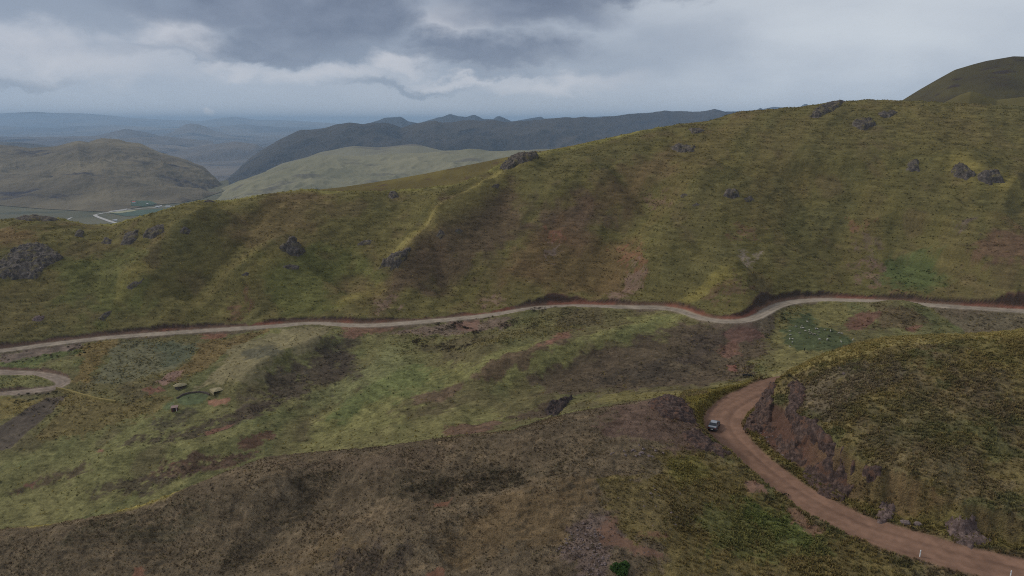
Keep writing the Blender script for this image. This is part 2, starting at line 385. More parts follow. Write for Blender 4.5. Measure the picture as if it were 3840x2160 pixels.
# ------------------------------------------------------------------ roads cut into the land
ROADS = []
def road_bed(L, half, cut, fill, name, foot=1.5, verge=.7, noise=.5, pad=26, side=1):
    L = np.asarray(L, float); zl = L[:, 2]
    rs, sub = sel_mask(L, pad); x = XX[rs][sub]; y = YY[rs][sub]
    d, zr, s, tot = pdist(x, y, L, zl); ad = np.abs(d); zn = Z[rs][sub]
    hw = half+.35*fbm(x/3, y/3, 61, 2)
    e = np.maximum(0, ad-hw)
    n1 = fbm(x/9, y/9, 67, 3); n2 = fbm(x/2.2, y/2.2, 69, 3)
    e1 = np.maximum(.3, foot*(1+.7*n1+.3*n2))*np.where(d*side >= 0, 1, .25)   # a verge or talus, then the steep face
    cut_ = cut+(2.6*sm(48, 58, x) if name == 'near' else 0)
    up = zr+np.minimum(e, e1)*verge*(1+.3*n2)+(np.maximum(0, e-e1)*cut_*(1+noise*n1)+np.maximum(0, e-e1-7)*2 if name == 'near' else np.minimum(np.maximum(0, e-e1), 1.3)*cut_*(1+noise*n1)+np.maximum(0, e-e1-1.3)*.95); dn = zr-e*fill
    z2 = np.clip(zn, dn, up); z2 = np.where(ad < hw, zr+.06*fbm(x/2, y/2, 71, 2)-.10*np.exp(-((ad-half*.45)/.35)**2), z2)
    if name == 'near': z2 = z2+np.where(ad < hw+1.2, 0, .55*np.clip((zn-z2)/1.5, 0, 1)*np.clip(e-1.2, 0, 1)*(ridged(x/2.6, y/2.6, 73, 4)-.45))
    Zs = Z[rs]; cutm = np.zeros_like(Zs); cutm[sub] = np.where(ad < hw, 0, np.clip((zn-z2)/.6, 0, 1)+np.clip((z2-zn)/.5, 0, 1)*(-1))
    Zs[sub] = z2; Z[rs] = Zs
    D = np.full(XX.shape, 99., np.float32); t = D[rs]; t[sub] = ad-hw; D[rs] = t
    Cm = np.zeros(XX.shape, np.float32); Cm[rs] = cutm
    SD = np.zeros(XX.shape, np.float32); t = SD[rs]; t[sub] = d; SD[rs] = t
    ROADS.append((name, L, half, D, Cm, SD))
fr = np.array([PZ(*p) for p in FR]); fr[:, 2] -= .55
fr = smooth_line(resample(fr, 4), 3)
road_bed(fr, 2.9, 2.6, .75, 'far', 1.6, .8)
hp = [(-500, 1395, -116.6), (-200, 1388, -116.6), (0, 1391, -117), (120, 1396, -117.3), (200, 1408, -117.8), (246, 1426, -118.5), (225, 1446, -119.3), (130, 1461, -120), (0, 1473, -120.8), (-200, 1490, -122), (-500, 1520, -124)]
hp = np.array([PZ(*p) for p in hp]); hp[:, 2] -= .6; hp = smooth_line(resample(hp, 2.5), 2)
road_bed(hp, 2.8, 2.4, .8, 'hairpin', 1.2, .8)
nr = [(4500, 2310), (4150, 2225), (3840, 2148), (3600, 2090), (3400, 2030), (3200, 1966), (3050, 1893), (2930, 1815), (2835, 1738), (2765, 1668), (2716, 1620), (2703, 1578), (2725, 1535), (2778, 1500), (2850, 1466)]
nr = np.array([PZ(u, v, -60) for u, v in nr])
e = nr[-1]; nr = np.vstack([nr, [(e[0]+6, e[1]+6, -60.4), (e[0]+16, e[1]+13, -61.6), (e[0]+30, e[1]+18, -63.4), (e[0]+56, e[1]+20, -67)]])
nr = smooth_line(resample(nr, 1.5), 6)
nr[:, 2] -= .1
road_bed(nr, 3.45, 1.5, .62, 'near', 3.2, .3, noise=.35, pad=34, side=-1)
# ------------------------------------------------------------------ what grows and lies on the land, plus some painted light and shade (albedo, roughness of the cover in alpha)
E = 0.50; TONE = .88
def C(r, g, b): return lin(r, g, b)/E
xf, yf = XX, YY
rat = Z/YY
near_rows = (Ys > 80) & (Ys < 170)
crestY = Ys[near_rows][rat[near_rows].argmax(0)]
crestY = np.convolve(np.pad(crestY, 12, 'edge'), np.ones(25)/25, 'valid')
isnear = 1-sm(2, 14, YY-crestY[None])
far = sm(-2, 8, YY-np.interp(XX, fr[np.argsort(fr[:, 0])][:, 0], fr[np.argsort(fr[:, 0])][:, 1]))
ALB = np.zeros((NR, NC, 3)); DET = np.ones((NR, NC))
def mix(m, c): ALB[:] = ALB*(1-m[..., None])+np.asarray(c)*m[..., None]
n1 = fbm(XX/60, YY/80, 101, 4); n2 = fbm(XX/14, YY/20, 103, 4); n3 = fbm(XX/4, YY/4, 107, 3); ud = fbm((XX*.8-YY*.6)/22, (XX*.6+YY*.8)/110, 109, 4)
n0 = fbm(XX/1.1, YY/1.1, 113, 2)
# valley ground
ALB[:] = C(82, 78, 48)
mix(sm(-.1, .5, n1), C(90, 90, 52)); mix(sm(.05, .5, n2)*.6, C(72, 64, 46)); mix(sm(.1, .6, -n2)*.5, C(70, 78, 44))
# the big hillside
H = np.zeros_like(ALB); H[:] = C(81, 77, 46)
def mixh(m, c): H[:] = H*(1-m[..., None])+np.asarray(c)*m[..., None]
mixh(sm(-.05, .45, ud)*.38, C(84, 73, 48)); mixh(sm(-.05, .45, -ud)*.38, C(70, 67, 44)); mixh(sm(.1, .5, n1)*.4, C(82, 77, 50)); mixh(sm(.15, .5, n2)*.35, C(80, 67, 52)); mixh(sm(.15, .5, -n2)*.3, C(70, 71, 46))
ALB[:] = ALB*(1-far[..., None])+H*far[..., None]
# the near hills
xr = sm(6, 30, XX-YY*.12)
A_ = np.zeros_like(ALB); A_[:] = C(86, 77, 62)
B_ = np.zeros_like(ALB); B_[:] = C(90, 80, 53)
def mx_(T, m, c): T[:] = T*(1-m[..., None])+np.asarray(c)*m[..., None]
mx_(A_, sm(0, .5, n1)*.8, C(92, 78, 62)); mx_(A_, sm(.0, .5, n2)*.6, C(74, 66, 54)); mx_(A_, sm(.1, .5, n3)*.5, C(98, 86, 68)); mx_(A_, sm(.25, .5, n0)*.5, C(54, 48, 40))
mx_(B_, sm(0, .4, n1)*.7, C(98, 87, 56)); mx_(B_, sm(.05, .45, n2)*.7, C(82, 72, 58)); mx_(B_, sm(.1, .5, -n3)*.5, C(78, 76, 50)); mx_(B_, sm(.15, .5, n0)*.5, C(102, 91, 60)); mx_(B_, sm(.2, .5, -n0)*.4, C(70, 64, 47))
mx_(B_, sm(.12, .32, fbm(XX/9, YY/7, 117, 4))*.5, C(92, 80, 64)); mx_(B_, sm(.18, .35, fbm(XX/6, YY/5, 119, 4))*.6, C(72, 74, 48))
B_[:] = B_*np.array([.95, 1.0, .95])
N_ = A_*(1-xr[..., None])+B_*xr[..., None]
ALB[:] = ALB*(1-isnear[..., None])+N_*isnear[..., None]

ln_ = np.sin(2*np.pi*Z/1.35+7*tw+1.2); ALB *= (1-.06*far*tm*sm(.1, .9, ln_)*(.5+fbm(XX/5, YY/5, 315, 2)))[..., None]

def inside(x, y, Pg):                      # signed distance to an outline (inside > 0)
    c = np.zeros(x.shape, bool); best = np.full(x.shape, 1e9); n = len(Pg)
    for k in range(n):
        ax, ay = Pg[k]; bx, by = Pg[(k+1) % n]
        c ^= ((ay > y) != (by > y)) & (x < (bx-ax)*(y-ay)/(by-ay+1e-12)+ax)
        dx, dy = bx-ax, by-ay; t = np.clip(((x-ax)*dx+(y-ay)*dy)/(dx*dx+dy*dy+1e-9), 0, 1)
        best = np.minimum(best, np.hypot(x-ax-t*dx, y-ay-t*dy))
    return np.where(c, best, -best)
def patch_mask(pts, ymin, soft, amp, scale, ymax=1e9, dens=40):
    Pg = poly_world(pts, ymin, dens)
    if len(Pg) < 3: return None
    Pg = Pg[Pg[:, 1] < ymax]
    if len(Pg) < 3: return None
    rs, sub = sel_mask(Pg, soft+amp*1.5)
    x = XX[rs][sub]; y = YY[rs][sub]
    d = inside(x, y, Pg)+amp*(fbm(x/scale, y/scale, 131, 4)*1.6+.8*fbm(x/(scale*.22), y/(scale*.16), 133, 3)); soft = soft*.55
    m = np.zeros((rs.stop-rs.start, NC)); m[sub] = sm(-soft, soft, d)
    return rs, m
def patch(pts, c, op=1., ymin=0, soft=2., amp=3., scale=8., det=None, brk=0., ymax=1e9):
    r = patch_mask(pts, ymin, soft, amp, scale, ymax); c = np.asarray(c)
    if c[0]/c[1] > 1.75: c = c*.66+C(78, 64, 52)*.34
    if r is None: return
    rs, m = r; m = m*op
    if brk: m = m*sm(brk-.35, brk+.15, fbm(XX[rs]/(scale*.35), YY[rs]/(scale*.35), 137, 4)+.4)
    ALB[rs] = ALB[rs]*(1-m[..., None])+c*m[..., None]
    if det is not None: DET[rs] = DET[rs]*(1-m)+det*m
def band(pts, c, op, wl, wr, ymin=0, amp=.4):
    L = smooth_line(line_world(pts, ymin, 25), 8); rs, sub = sel_mask(L, max(wl, wr)*2)
    x = XX[rs][sub]; y = YY[rs][sub]; d, _, s, tot = pdist(x, y, L)
    w = np.where(d > 0, wl, wr)*(1+amp*fbm(x/10, y/10, 139, 3)); m = np.zeros((rs.stop-rs.start, NC)); m[sub] = op*np.exp(-(d/w)**2)*sm(0, .1, s/tot)*sm(0, .1, 1-s/tot)
    ALB[rs] = ALB[rs]*(1-m[..., None])+c*m[..., None]

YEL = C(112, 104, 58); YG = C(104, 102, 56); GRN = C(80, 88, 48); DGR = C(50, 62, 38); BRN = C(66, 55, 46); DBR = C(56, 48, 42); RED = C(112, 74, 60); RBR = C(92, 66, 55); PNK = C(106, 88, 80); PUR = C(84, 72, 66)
# --- big hillside
D0 = 322
patch([(1480, 960), (1600, 880), (1750, 800), (1900, 720), (1960, 840), (1800, 1000), (1600, 1100), (1430, 1110)], C(72, 60, 50), .75, D0, 14, 12, 30)
patch([(2050, 770), (2200, 740), (2270, 800), (2170, 910), (2050, 950), (1950, 890)], C(76, 62, 54), .7, D0, 12, 10, 22)
patch([(2000, 900), (2200, 880), (2400, 960), (2330, 1090), (2050, 1100), (1900, 1060)], C(84, 68, 48), .6, D0, 14, 12, 28)
patch([(2300, 620), (2500, 560), (2560, 640), (2350, 780), (2200, 760)], C(82, 66, 50), .5, D0, 14, 10, 30)
patch([(1000, 740), (1180, 720), (1150, 860), (950, 960), (880, 900)], C(82, 68, 50), .5, D0, 14, 10, 30)
patch([(0, 860), (160, 860), (140, 900), (0, 930)], C(92, 74, 52), .6, D0, 6, 5, 14)
patch([(1000, 1000), (1300, 930), (1400, 1000), (1200, 1130), (950, 1150)], C(76, 80, 44), .7, D0, 14, 12, 24)
patch([(300, 980), (520, 960), (520, 1150), (300, 1200), (100, 1150)], C(74, 80, 44), .6, D0, 14, 12, 24)
patch([(3180, 360), (3840, 420), (3840, 600), (3400, 560)], C(88, 82, 50), .5, D0, 20, 12, 40)
patch([(3330, 965), (3480, 950), (3570, 1040), (3480, 1095), (3350, 1055)], C(66, 76, 46), .9, D0, 8, 6, 16)
patch([(3700, 900), (3840, 880), (3900, 1020), (3760, 1010), (3600, 960)], C(86, 66, 56), .7, D0, 8, 8, 16)
patch([(3590, 820), (3660, 815), (3680, 850), (3600, 865)], C(84, 74, 70), .8, D0, 4, 4, 8)
band([(1970, 590), (1880, 630), (1780, 705), (1650, 792), (1550, 870), (1490, 935), (1440, 990)], C(114, 107, 63), .65, 7.5, 3.0, D0, .1)  # yellower grass, with the rib's lit left flank painted in brighter
band([(1080, 915), (1010, 960), (940, 1015), (900, 1045)], C(112, 104, 62), .65, 5, 2.2, D0, .1)  # lit side of the short rib painted into the grass colour
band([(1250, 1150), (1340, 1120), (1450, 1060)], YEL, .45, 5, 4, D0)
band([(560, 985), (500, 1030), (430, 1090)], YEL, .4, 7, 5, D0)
band([(3560, 565), (3640, 622), (3740, 665), (3840, 705)], YEL, .6, 4, 9, D0)  # lit line of the right spur, painted as yellow
band([(2560, 1130), (2640, 1095), (2720, 1045), (2790, 1015)], YEL, .5, 4, 3, D0)  # bright flank of the knoll: light painted into the grass colour
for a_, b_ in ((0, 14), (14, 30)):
    band([p[:2] for p in D_CREST[2:27]], YG, .45, 10, 10, D0)  # yellow-green grass on the rim, crest light painted in with it
patch([(2325, 930), (2385, 935), (2415, 985), (2395, 1015), (2345, 985)], RED, .6, D0, 2, 6, 4, .6, .2)
patch([(2350, 990), (2400, 1000), (2390, 1070), (2320, 1125), (2270, 1132), (2330, 1080)], PNK, .7, D0, 2, 6, 5, .6, .2)
for pts, c in (([(2055, 880), (2110, 882), (2100, 896), (2065, 895)], RED), ([(2770, 845), (2830, 850), (2815, 890), (2750, 885)], RBR), ([(3190, 838), (3250, 840), (3235, 862), (3200, 860)], RED), ([(3225, 870), (3290, 910), (3280, 970), (3235, 930)], PUR),
               ([(3220, 990), (3300, 1000), (3305, 1055), (3220, 1050)], C(96, 78, 72)), ([(2780, 955), (2840, 950), (2825, 985), (2795, 985)], C(112, 102, 98)), ([(2060, 925), (2090, 930), (2080, 955), (2062, 950)], C(104, 92, 88)), ([(1420, 1130), (1470, 1112), (1475, 1145), (1430, 1165)], PNK),
               ([(1830, 1125), (1865, 1112), (1865, 1135), (1810, 1150)], PNK), ([(2440, 750), (2500, 735), (2520, 760), (2450, 770)], C(92, 74, 66)), ([(3300, 1110), (3350, 1082), (3400, 1080), (3450, 1118)], RBR), ([(2690, 1055), (2760, 1045), (2810, 1080), (2740, 1120), (2670, 1100)], C(84, 66, 56)), ([(860, 1150), (910, 1140), (930, 1170), (870, 1185)], RBR)):
    patch(pts, c, .6, D0, 2.5, 6, 4, .7, .22)
patch([(2700, 1000), (2760, 1040), (2690, 1080), (2600, 1125), (2560, 1130), (2630, 1070)], C(100, 94, 52), .6, D0, 4, 4, 8)
# --- valley
patch([(1480, 1420), (1760, 1350), (2100, 1285), (2300, 1230), (2460, 1170), (2560, 1165), (2540, 1200), (2400, 1245), (2280, 1285), (2000, 1360), (1740, 1440), (1500, 1560), (1350, 1660), (1100, 1670), (1250, 1560)], C(98, 98, 54), .8, V0, 6, 8, 18)
patch([(1290, 1490), (1450, 1400), (1560, 1370), (1620, 1400), (1560, 1460), (1440, 1510), (1320, 1570), (1240, 1560)], GRN, .9, V0, 5, 6, 12)
patch([(1420, 1300), (1330, 1400), (1200, 1480), (1150, 1520), (1300, 1500), (1460, 1390), (1560, 1330), (1500, 1290)], C(92, 94, 58), .8, V0, 5, 6, 12)
patch([(1700, 1400), (1620, 1460), (1460, 1530), (1500, 1500), (1640, 1420)], C(78, 82, 46), .7, V0, 3, 4, 8)
patch([(0, 1740), (350, 1790), (650, 1800), (900, 1720), (1100, 1660), (1500, 1600), (1800, 1540), (1900, 1580), (1500, 1680), (1000, 1720), (600, 1870), (200, 1970), (0, 1985)], C(92, 90, 52), .75, V0, 6, 8, 18)
patch([(880, 1660), (1050, 1650), (1020, 1700), (860, 1760), (700, 1830), (760, 1770)], C(74, 76, 46), .7, V0, 4, 5, 10)
patch([(1330, 1255), (1345, 1330), (1300, 1420), (1190, 1500), (1080, 1540), (900, 1560), (880, 1500), (1000, 1418), (1120, 1350), (1220, 1300)], C(62, 54, 46), .9, V0, 6, 9, 14, None, .1)
patch([(1250, 1260), (1340, 1250), (1330, 1400), (1230, 1380)], C(54, 48, 42), .6, V0, 5, 6, 10)
patch([(2570, 1215), (2700, 1215), (2840, 1240), (2880, 1330), (2760, 1430), (2600, 1440), (2400, 1445), (2200, 1480), (2060, 1470), (1990, 1420), (2110, 1352), (2300, 1300), (2450, 1255)], C(70, 60, 48), .9, V0, 4, 6, 12)
patch([(2280, 1380), (2500, 1350), (2600, 1400), (2450, 1450), (2250, 1440)], C(56, 50, 42), .8, V0, 6, 6, 10, None, .25)
patch([(2560, 1260), (2700, 1250), (2720, 1330), (2580, 1350)], C(60, 52, 46), .7, V0, 6, 6, 10, None, .2)
patch([(1880, 1340), (2000, 1295), (2150, 1240), (2190, 1232), (2140, 1270), (2000, 1345), (1850, 1412), (1780, 1412)], C(78, 64, 50), .9, V0, 2.5, 3, 8)
patch([(2010, 1300), (2100, 1250), (2150, 1238), (2130, 1262), (2050, 1298)], C(112, 76, 62), .8, V0, 2, 2, 5)
patch([(1550, 1485), (1690, 1450), (1740, 1440), (1660, 1500), (1560, 1516)], C(80, 66, 52), .9, V0, 2, 2, 6)
patch([(1680, 1600), (1740, 1585), (1850, 1580), (1870, 1592), (1820, 1620), (1650, 1640)], C(86, 62, 54), .85, V0, 2, 2.5, 6)
patch([(1880, 1560), (2010, 1530), (2080, 1500), (2140, 1500), (2060, 1570), (1900, 1575)], C(66, 54, 46), .8, V0, 2, 3, 6)
patch([(460, 1660), (700, 1600), (900, 1545), (1000, 1540), (880, 1605), (640, 1675)], C(62, 54, 44), .85, V0, 3, 5, 8, None, .25)
patch([(580, 1580), (720, 1540), (700, 1600), (600, 1620)], C(56, 50, 44), .7, V0, 3, 4, 8, None, .2)
patch([(560, 1770), (640, 1735), (800, 1712), (930, 1700), (960, 1690), (880, 1742), (700, 1790), (560, 1790)], C(66, 48, 42), .9, V0, 2, 3, 7, None, .1)
patch([(900, 1645), (940, 1630), (1000, 1622), (1020, 1645), (960, 1690), (900, 1680)], C(74, 50, 42), .9, V0, 2, 2.5, 6)
patch([(370, 1830), (480, 1800), (690, 1788), (560, 1850), (420, 1862)], C(62, 54, 44), .8, V0, 3, 4, 7, None, .2)
patch([(150, 1790), (300, 1750), (310, 1770), (200, 1810), (60, 1840)], C(66, 54, 44), .8, V0, 3, 4, 7, None, .2)
for pts in ([(95, 1820), (135, 1805), (120, 1830)], [(630, 1735), (660, 1732), (655, 1748)], [(690, 1738), (712, 1735), (705, 1745)], [(360, 1688), (390, 1680), (385, 1696)], [(45, 1838), (80, 1835), (70, 1846)], [(760, 1620), (880, 1590), (860, 1605), (780, 1630)]):
    patch(pts, C(104, 70, 58), .9, V0, .8, 1, 3, .5)
patch([(440, 1270), (600, 1285), (740, 1280), (720, 1330), (600, 1400), (420, 1450), (340, 1440), (400, 1340)], C(80, 80, 60), .9, V0, 2, 3, 8, .45)
patch([(560, 1290), (740, 1280), (710, 1335), (620, 1370)], C(64, 70, 54), .8, V0, 4, 4, 8, .4)
patch([(860, 1300), (1060, 1238), (1230, 1228), (1190, 1275), (1000, 1380), (880, 1440), (760, 1450), (840, 1350)], C(98, 92, 66), .85, V0, 2, 4, 9, .5)
patch([(900, 1320), (1010, 1300), (1060, 1315), (960, 1350)], C(70, 70, 58), .8, V0, 3, 3, 6)
patch([(300, 1300), (440, 1270), (400, 1340), (330, 1430), (250, 1440), (310, 1370)], C(94, 80, 44), .85, V0, 2, 3, 7)
patch([(740, 1290), (1000, 1240), (860, 1310), (740, 1400), (620, 1440), (700, 1360)], C(92, 78, 46), .85, V0, 2, 3, 7)
patch([(170, 1480), (400, 1500), (620, 1500), (560, 1560), (300, 1620), (130, 1640), (230, 1540)], C(90, 80, 46), .8, V0, 2, 4, 8)
patch([(0, 1490), (160, 1500), (100, 1540), (0, 1580)], C(98, 88, 46), .9, V0, 1.5, 2, 6)
patch([(0, 1600), (120, 1520), (175, 1490), (248, 1486), (200, 1540), (110, 1615), (40, 1682), (-60, 1700)], C(66, 59, 54), .9, V0, .8, .6, 4, .25)
patch([(0, 1345), (280, 1305), (300, 1320), (200, 1345), (100, 1375), (0, 1380)], C(66, 76, 40), .8, V0, 2, 3, 6)
patch([(0, 1322), (300, 1288), (310, 1302), (150, 1335), (0, 1360)], C(92, 80, 74), .9, V0, 1.2, 1.5, 4, .6)
patch([(1470, 1242), (1700, 1212), (1900, 1196), (1930, 1220), (1700, 1262), (1500, 1250)], C(92, 78, 70), .85, V0, 1.5, 2.5, 5)
patch([(1690, 1208), (1800, 1200), (1800, 1240), (1730, 1238)], C(104, 78, 68), .9, V0, 1, 1.5, 4, .5)
patch([(760, 1255), (860, 1238), (850, 1265), (770, 1270)], C(112, 70, 56), .8, V0, 1, 2, 4)
patch([(1290, 1225), (1480, 1228), (1440, 1245), (1300, 1262)], C(108, 76, 62), .8, V0, 1, 2, 4)
patch([(535, 1458), (600, 1446), (625, 1466), (560, 1476)], C(104, 70, 58), .9, V0, .7, 1, 3, .5)
patch([(588, 1432), (650, 1390), (692, 1386), (660, 1430), (612, 1446)], C(106, 84, 76), .9, V0, .7, 1, 3, .4)
patch([(660, 1492), (700, 1476), (745, 1472), (785, 1480), (768, 1506), (700, 1524), (664, 1512)], C(66, 76, 50), .95, V0, .6, .6, 3, .35)
patch([(620, 1515), (650, 1500), (660, 1525), (620, 1540)], C(74, 86, 58), .8, V0, .8, 1, 3, .5)
patch([(778, 1502), (810, 1496), (862, 1498), (850, 1520), (785, 1520)], C(126, 88, 70), .9, V0, .6, .8, 3, .5)
patch([(2740, 1225), (2840, 1215), (2860, 1250), (2820, 1290), (2740, 1285), (2710, 1250)], C(86, 62, 58), .9, V0, 1.5, 2, 5, .5)
patch([(2690, 1290), (2760, 1278), (2775, 1330), (2720, 1335)], C(98, 68, 58), .85, V0, 1.5, 2, 5)
patch([(2730, 1370), (2760, 1365), (2760, 1395), (2735, 1390)], C(120, 76, 66), .8, V0, 1, 1, 3)
patch([(2950, 1140), (3080, 1128), (3200, 1140), (3180, 1200), (3120, 1240), (3200, 1270), (3120, 1320), (2980, 1420), (2900, 1420), (2900, 1250)], C(94, 90, 50), .8, V0, 3, 4, 10)
patch([(2955, 1190), (2990, 1165), (3040, 1175), (3075, 1210), (3110, 1238), (3190, 1262), (3225, 1290), (3120, 1312), (2990, 1316), (2940, 1300), (2930, 1240)], C(56, 66, 42), .92, V0, 4, 4, 7, .7)
patch([(3180, 1205), (3260, 1165), (3310, 1160), (3300, 1200), (3260, 1225), (3180, 1235)], C(94, 60, 54), .85, V0, 2, 3, 6)
patch([(3310, 1150), (3420, 1150), (3480, 1200), (3400, 1235), (3280, 1230)], C(78, 66, 48), .8, V0, 3, 3, 7)
patch([(3400, 1220), (3450, 1222), (3430, 1245), (3405, 1240)], C(104, 66, 56), .8, V0, 1.5, 1.5, 4)
patch([(3550, 1190), (3840, 1200), (3840, 1240), (3560, 1235)], C(74, 80, 46), .8, V0, 3, 3, 8)
patch([(2440, 1190), (2530, 1168), (2540, 1195), (2450, 1235), (2300, 1270)], C(92, 96, 54), .7, V0, 2, 3, 7)
patch([(2600, 1460), (2800, 1425), (2850, 1435), (2650, 1490), (2200, 1510), (2300, 1480)], C(94, 88, 48), .8, V0, 2, 3, 8)
ALB[:] = ALB*(1+(1-isnear)*(1-far)*.13)[..., None]*np.array([1.03, .99, 1.0])
ALB[:] = ALB*(1+far*.06)[..., None]
# --- near hills
patch([(1490, 1835), (1600, 1800), (1800, 1775), (2000, 1750), (2110, 1752), (2060, 1790), (1850, 1845), (1700, 1858), (1560, 1852)], C(62, 57, 46), .6, 0, 2.5, 3.5, 4, None, .25)
patch([(1050, 1800), (1300, 1750), (1250, 1850), (1050, 2000), (900, 2120), (800, 2160), (880, 2000)], C(68, 61, 51), .5, 0, 3, 3, 5, None, .25)
patch([(300, 1960), (600, 1900), (800, 1870), (760, 1960), (500, 2040), (200, 2060)], C(70, 65, 50), .5, 0, 3, 3, 5, None, .3)
patch([(1000, 1740), (1300, 1710), (1700, 1680), (1650, 1720), (1200, 1780)], C(86, 74, 62), .6, 0, 2, 2, 5)
patch([(1880, 1900), (2200, 1810), (2250, 1900), (2050, 2000), (1700, 2050), (1600, 1980)], C(92, 76, 54), .6, 0, 3, 3, 6)
patch([(1100, 2080), (1300, 2010), (1500, 1980), (1450, 2040), (1250, 2100), (1100, 2160)], C(92, 78, 58), .6, 0, 2, 2, 4)
patch([(1280, 2060), (1460, 2060), (1560, 2160), (1280, 2160)], C(62, 54, 48), .8, 0, 2, 2, 3, None, .1)
band([p[:2] for p in A_CREST[1:17]], C(112, 102, 60), .75, 1.6, 1.4, 0)  # dry grass along the near crest, its lit edge painted in
band([p[:2] for p in A_CREST[1:9]], C(124, 114, 62), .9, 2.2, 1.6, 0, .2)  # lit rim of the left crest, painted as a pale yellow line
for pts in ([(1632, 1888), (1690, 1872), (1680, 1900), (1640, 1900)], [(1600, 2148), (1660, 2138), (1660, 2175), (1600, 2175)], [(505, 2130), (530, 2125), (540, 2160), (500, 2165)]):
    patch(pts, C(110, 76, 62), .9, 0, .4, .5, 1.5, .5)
patch([(2260, 1810), (2400, 1800), (2500, 1690), (2640, 1690), (2800, 1830), (2980, 1950), (3280, 2070), (3420, 2180), (2400, 2200), (2480, 2080), (2330, 1960)], C(90, 80, 50), .9, 0, 1.5, 2, 4)
patch([(2280, 1850), (2500, 1830), (2700, 1900), (2700, 2000), (2450, 2000), (2300, 1930)], C(80, 71, 50), .6, 0, 2, 2, 3, None, .15)
patch([(2830, 1900), (2900, 1930), (2960, 1945), (3060, 2010), (3020, 2050), (2900, 2020), (2820, 1960)], C(74, 84, 44), .8, 0, 1.2, 1.5, 2.5)
patch([(2640, 1890), (2850, 1900), (2960, 1950), (3070, 2010), (3120, 2070), (2900, 2120), (2650, 2060)], C(80, 84, 48), .6, 0, 1.5, 2, 3, None, .05)
patch([(2500, 1720), (2620, 1720), (2660, 1790), (2540, 1800)], C(92, 88, 46), .6, 0, 1.5, 1.5, 3)
patch([(2795, 1805), (2860, 1812), (2872, 1845), (2810, 1850)], C(118, 90, 80), .9, 0, .4, .5, 1.5, .5)
patch([(2940, 1900), (3000, 1920), (3040, 1965), (3100, 2000), (3050, 2010), (2970, 1960)], C(104, 80, 68), .8, 0, .5, .6, 1.5, .5)
patch([(2060, 2090), (2180, 1955), (2270, 1930), (2340, 2010), (2300, 2090), (2260, 2170), (2160, 2170), (2190, 2090)], C(84, 72, 68), .85, 0, .8, 1, 2)
patch([(2285, 1935), (2312, 1940), (2310, 2000), (2400, 2035), (2500, 2080), (2470, 2100), (2380, 2085), (2260, 2025), (2240, 1985)], C(98, 74, 64), .9, 0, .5, .8, 1.8, .5)
patch([(2380, 2000), (2500, 1990), (2480, 2015), (2390, 2020)], C(106, 76, 64), .7, 0, .4, .6, 1.5, .6)
patch([(2300, 1530), (2440, 1495), (2600, 1500), (2640, 1640), (2740, 1695), (2600, 1700), (2400, 1660), (2250, 1600)], C(82, 66, 60), .8, 0, 1.5, 2, 4)
patch([(2520, 1510), (2575, 1540), (2590, 1590), (2540, 1560)], C(120, 94, 84), .8, 0, .5, .6, 2, .5)
patch([(2600, 1500), (2640, 1545), (2640, 1640), (2620, 1600)], C(98, 90, 48), .9, 0, .8, .8, 2)
patch([(2560, 1490), (2640, 1480), (2720, 1448), (2860, 1425), (2860, 1462), (2760, 1478), (2690, 1505), (2640, 1545), (2590, 1530)], C(100, 92, 50), .95, 0, 1, 1, 2.5)
patch([(2900, 1404), (3000, 1368), (3100, 1324), (3300, 1268), (3840, 1236), (3840, 1272), (3500, 1282), (3300, 1306), (3150, 1352), (3000, 1400), (2930, 1420)], C(112, 102, 64), .75, 100, .8, 1.6, 3)
patch([(2950, 1425), (3150, 1365), (3350, 1330), (3400, 1400), (3250, 1480), (3080, 1560), (3010, 1500)], C(82, 74, 62), .75, 90, 2, 2.5, 5, None, .15)
patch([(3300, 1500), (3500, 1480), (3600, 1560), (3450, 1700), (3300, 1680)], C(78, 73, 53), .6, 90, 2.5, 2.5, 5, None, .1)
patch([(3600, 1280), (3840, 1270), (3840, 1400), (3650, 1380)], C(98, 88, 54), .6, 90, 2.5, 2.5, 5)
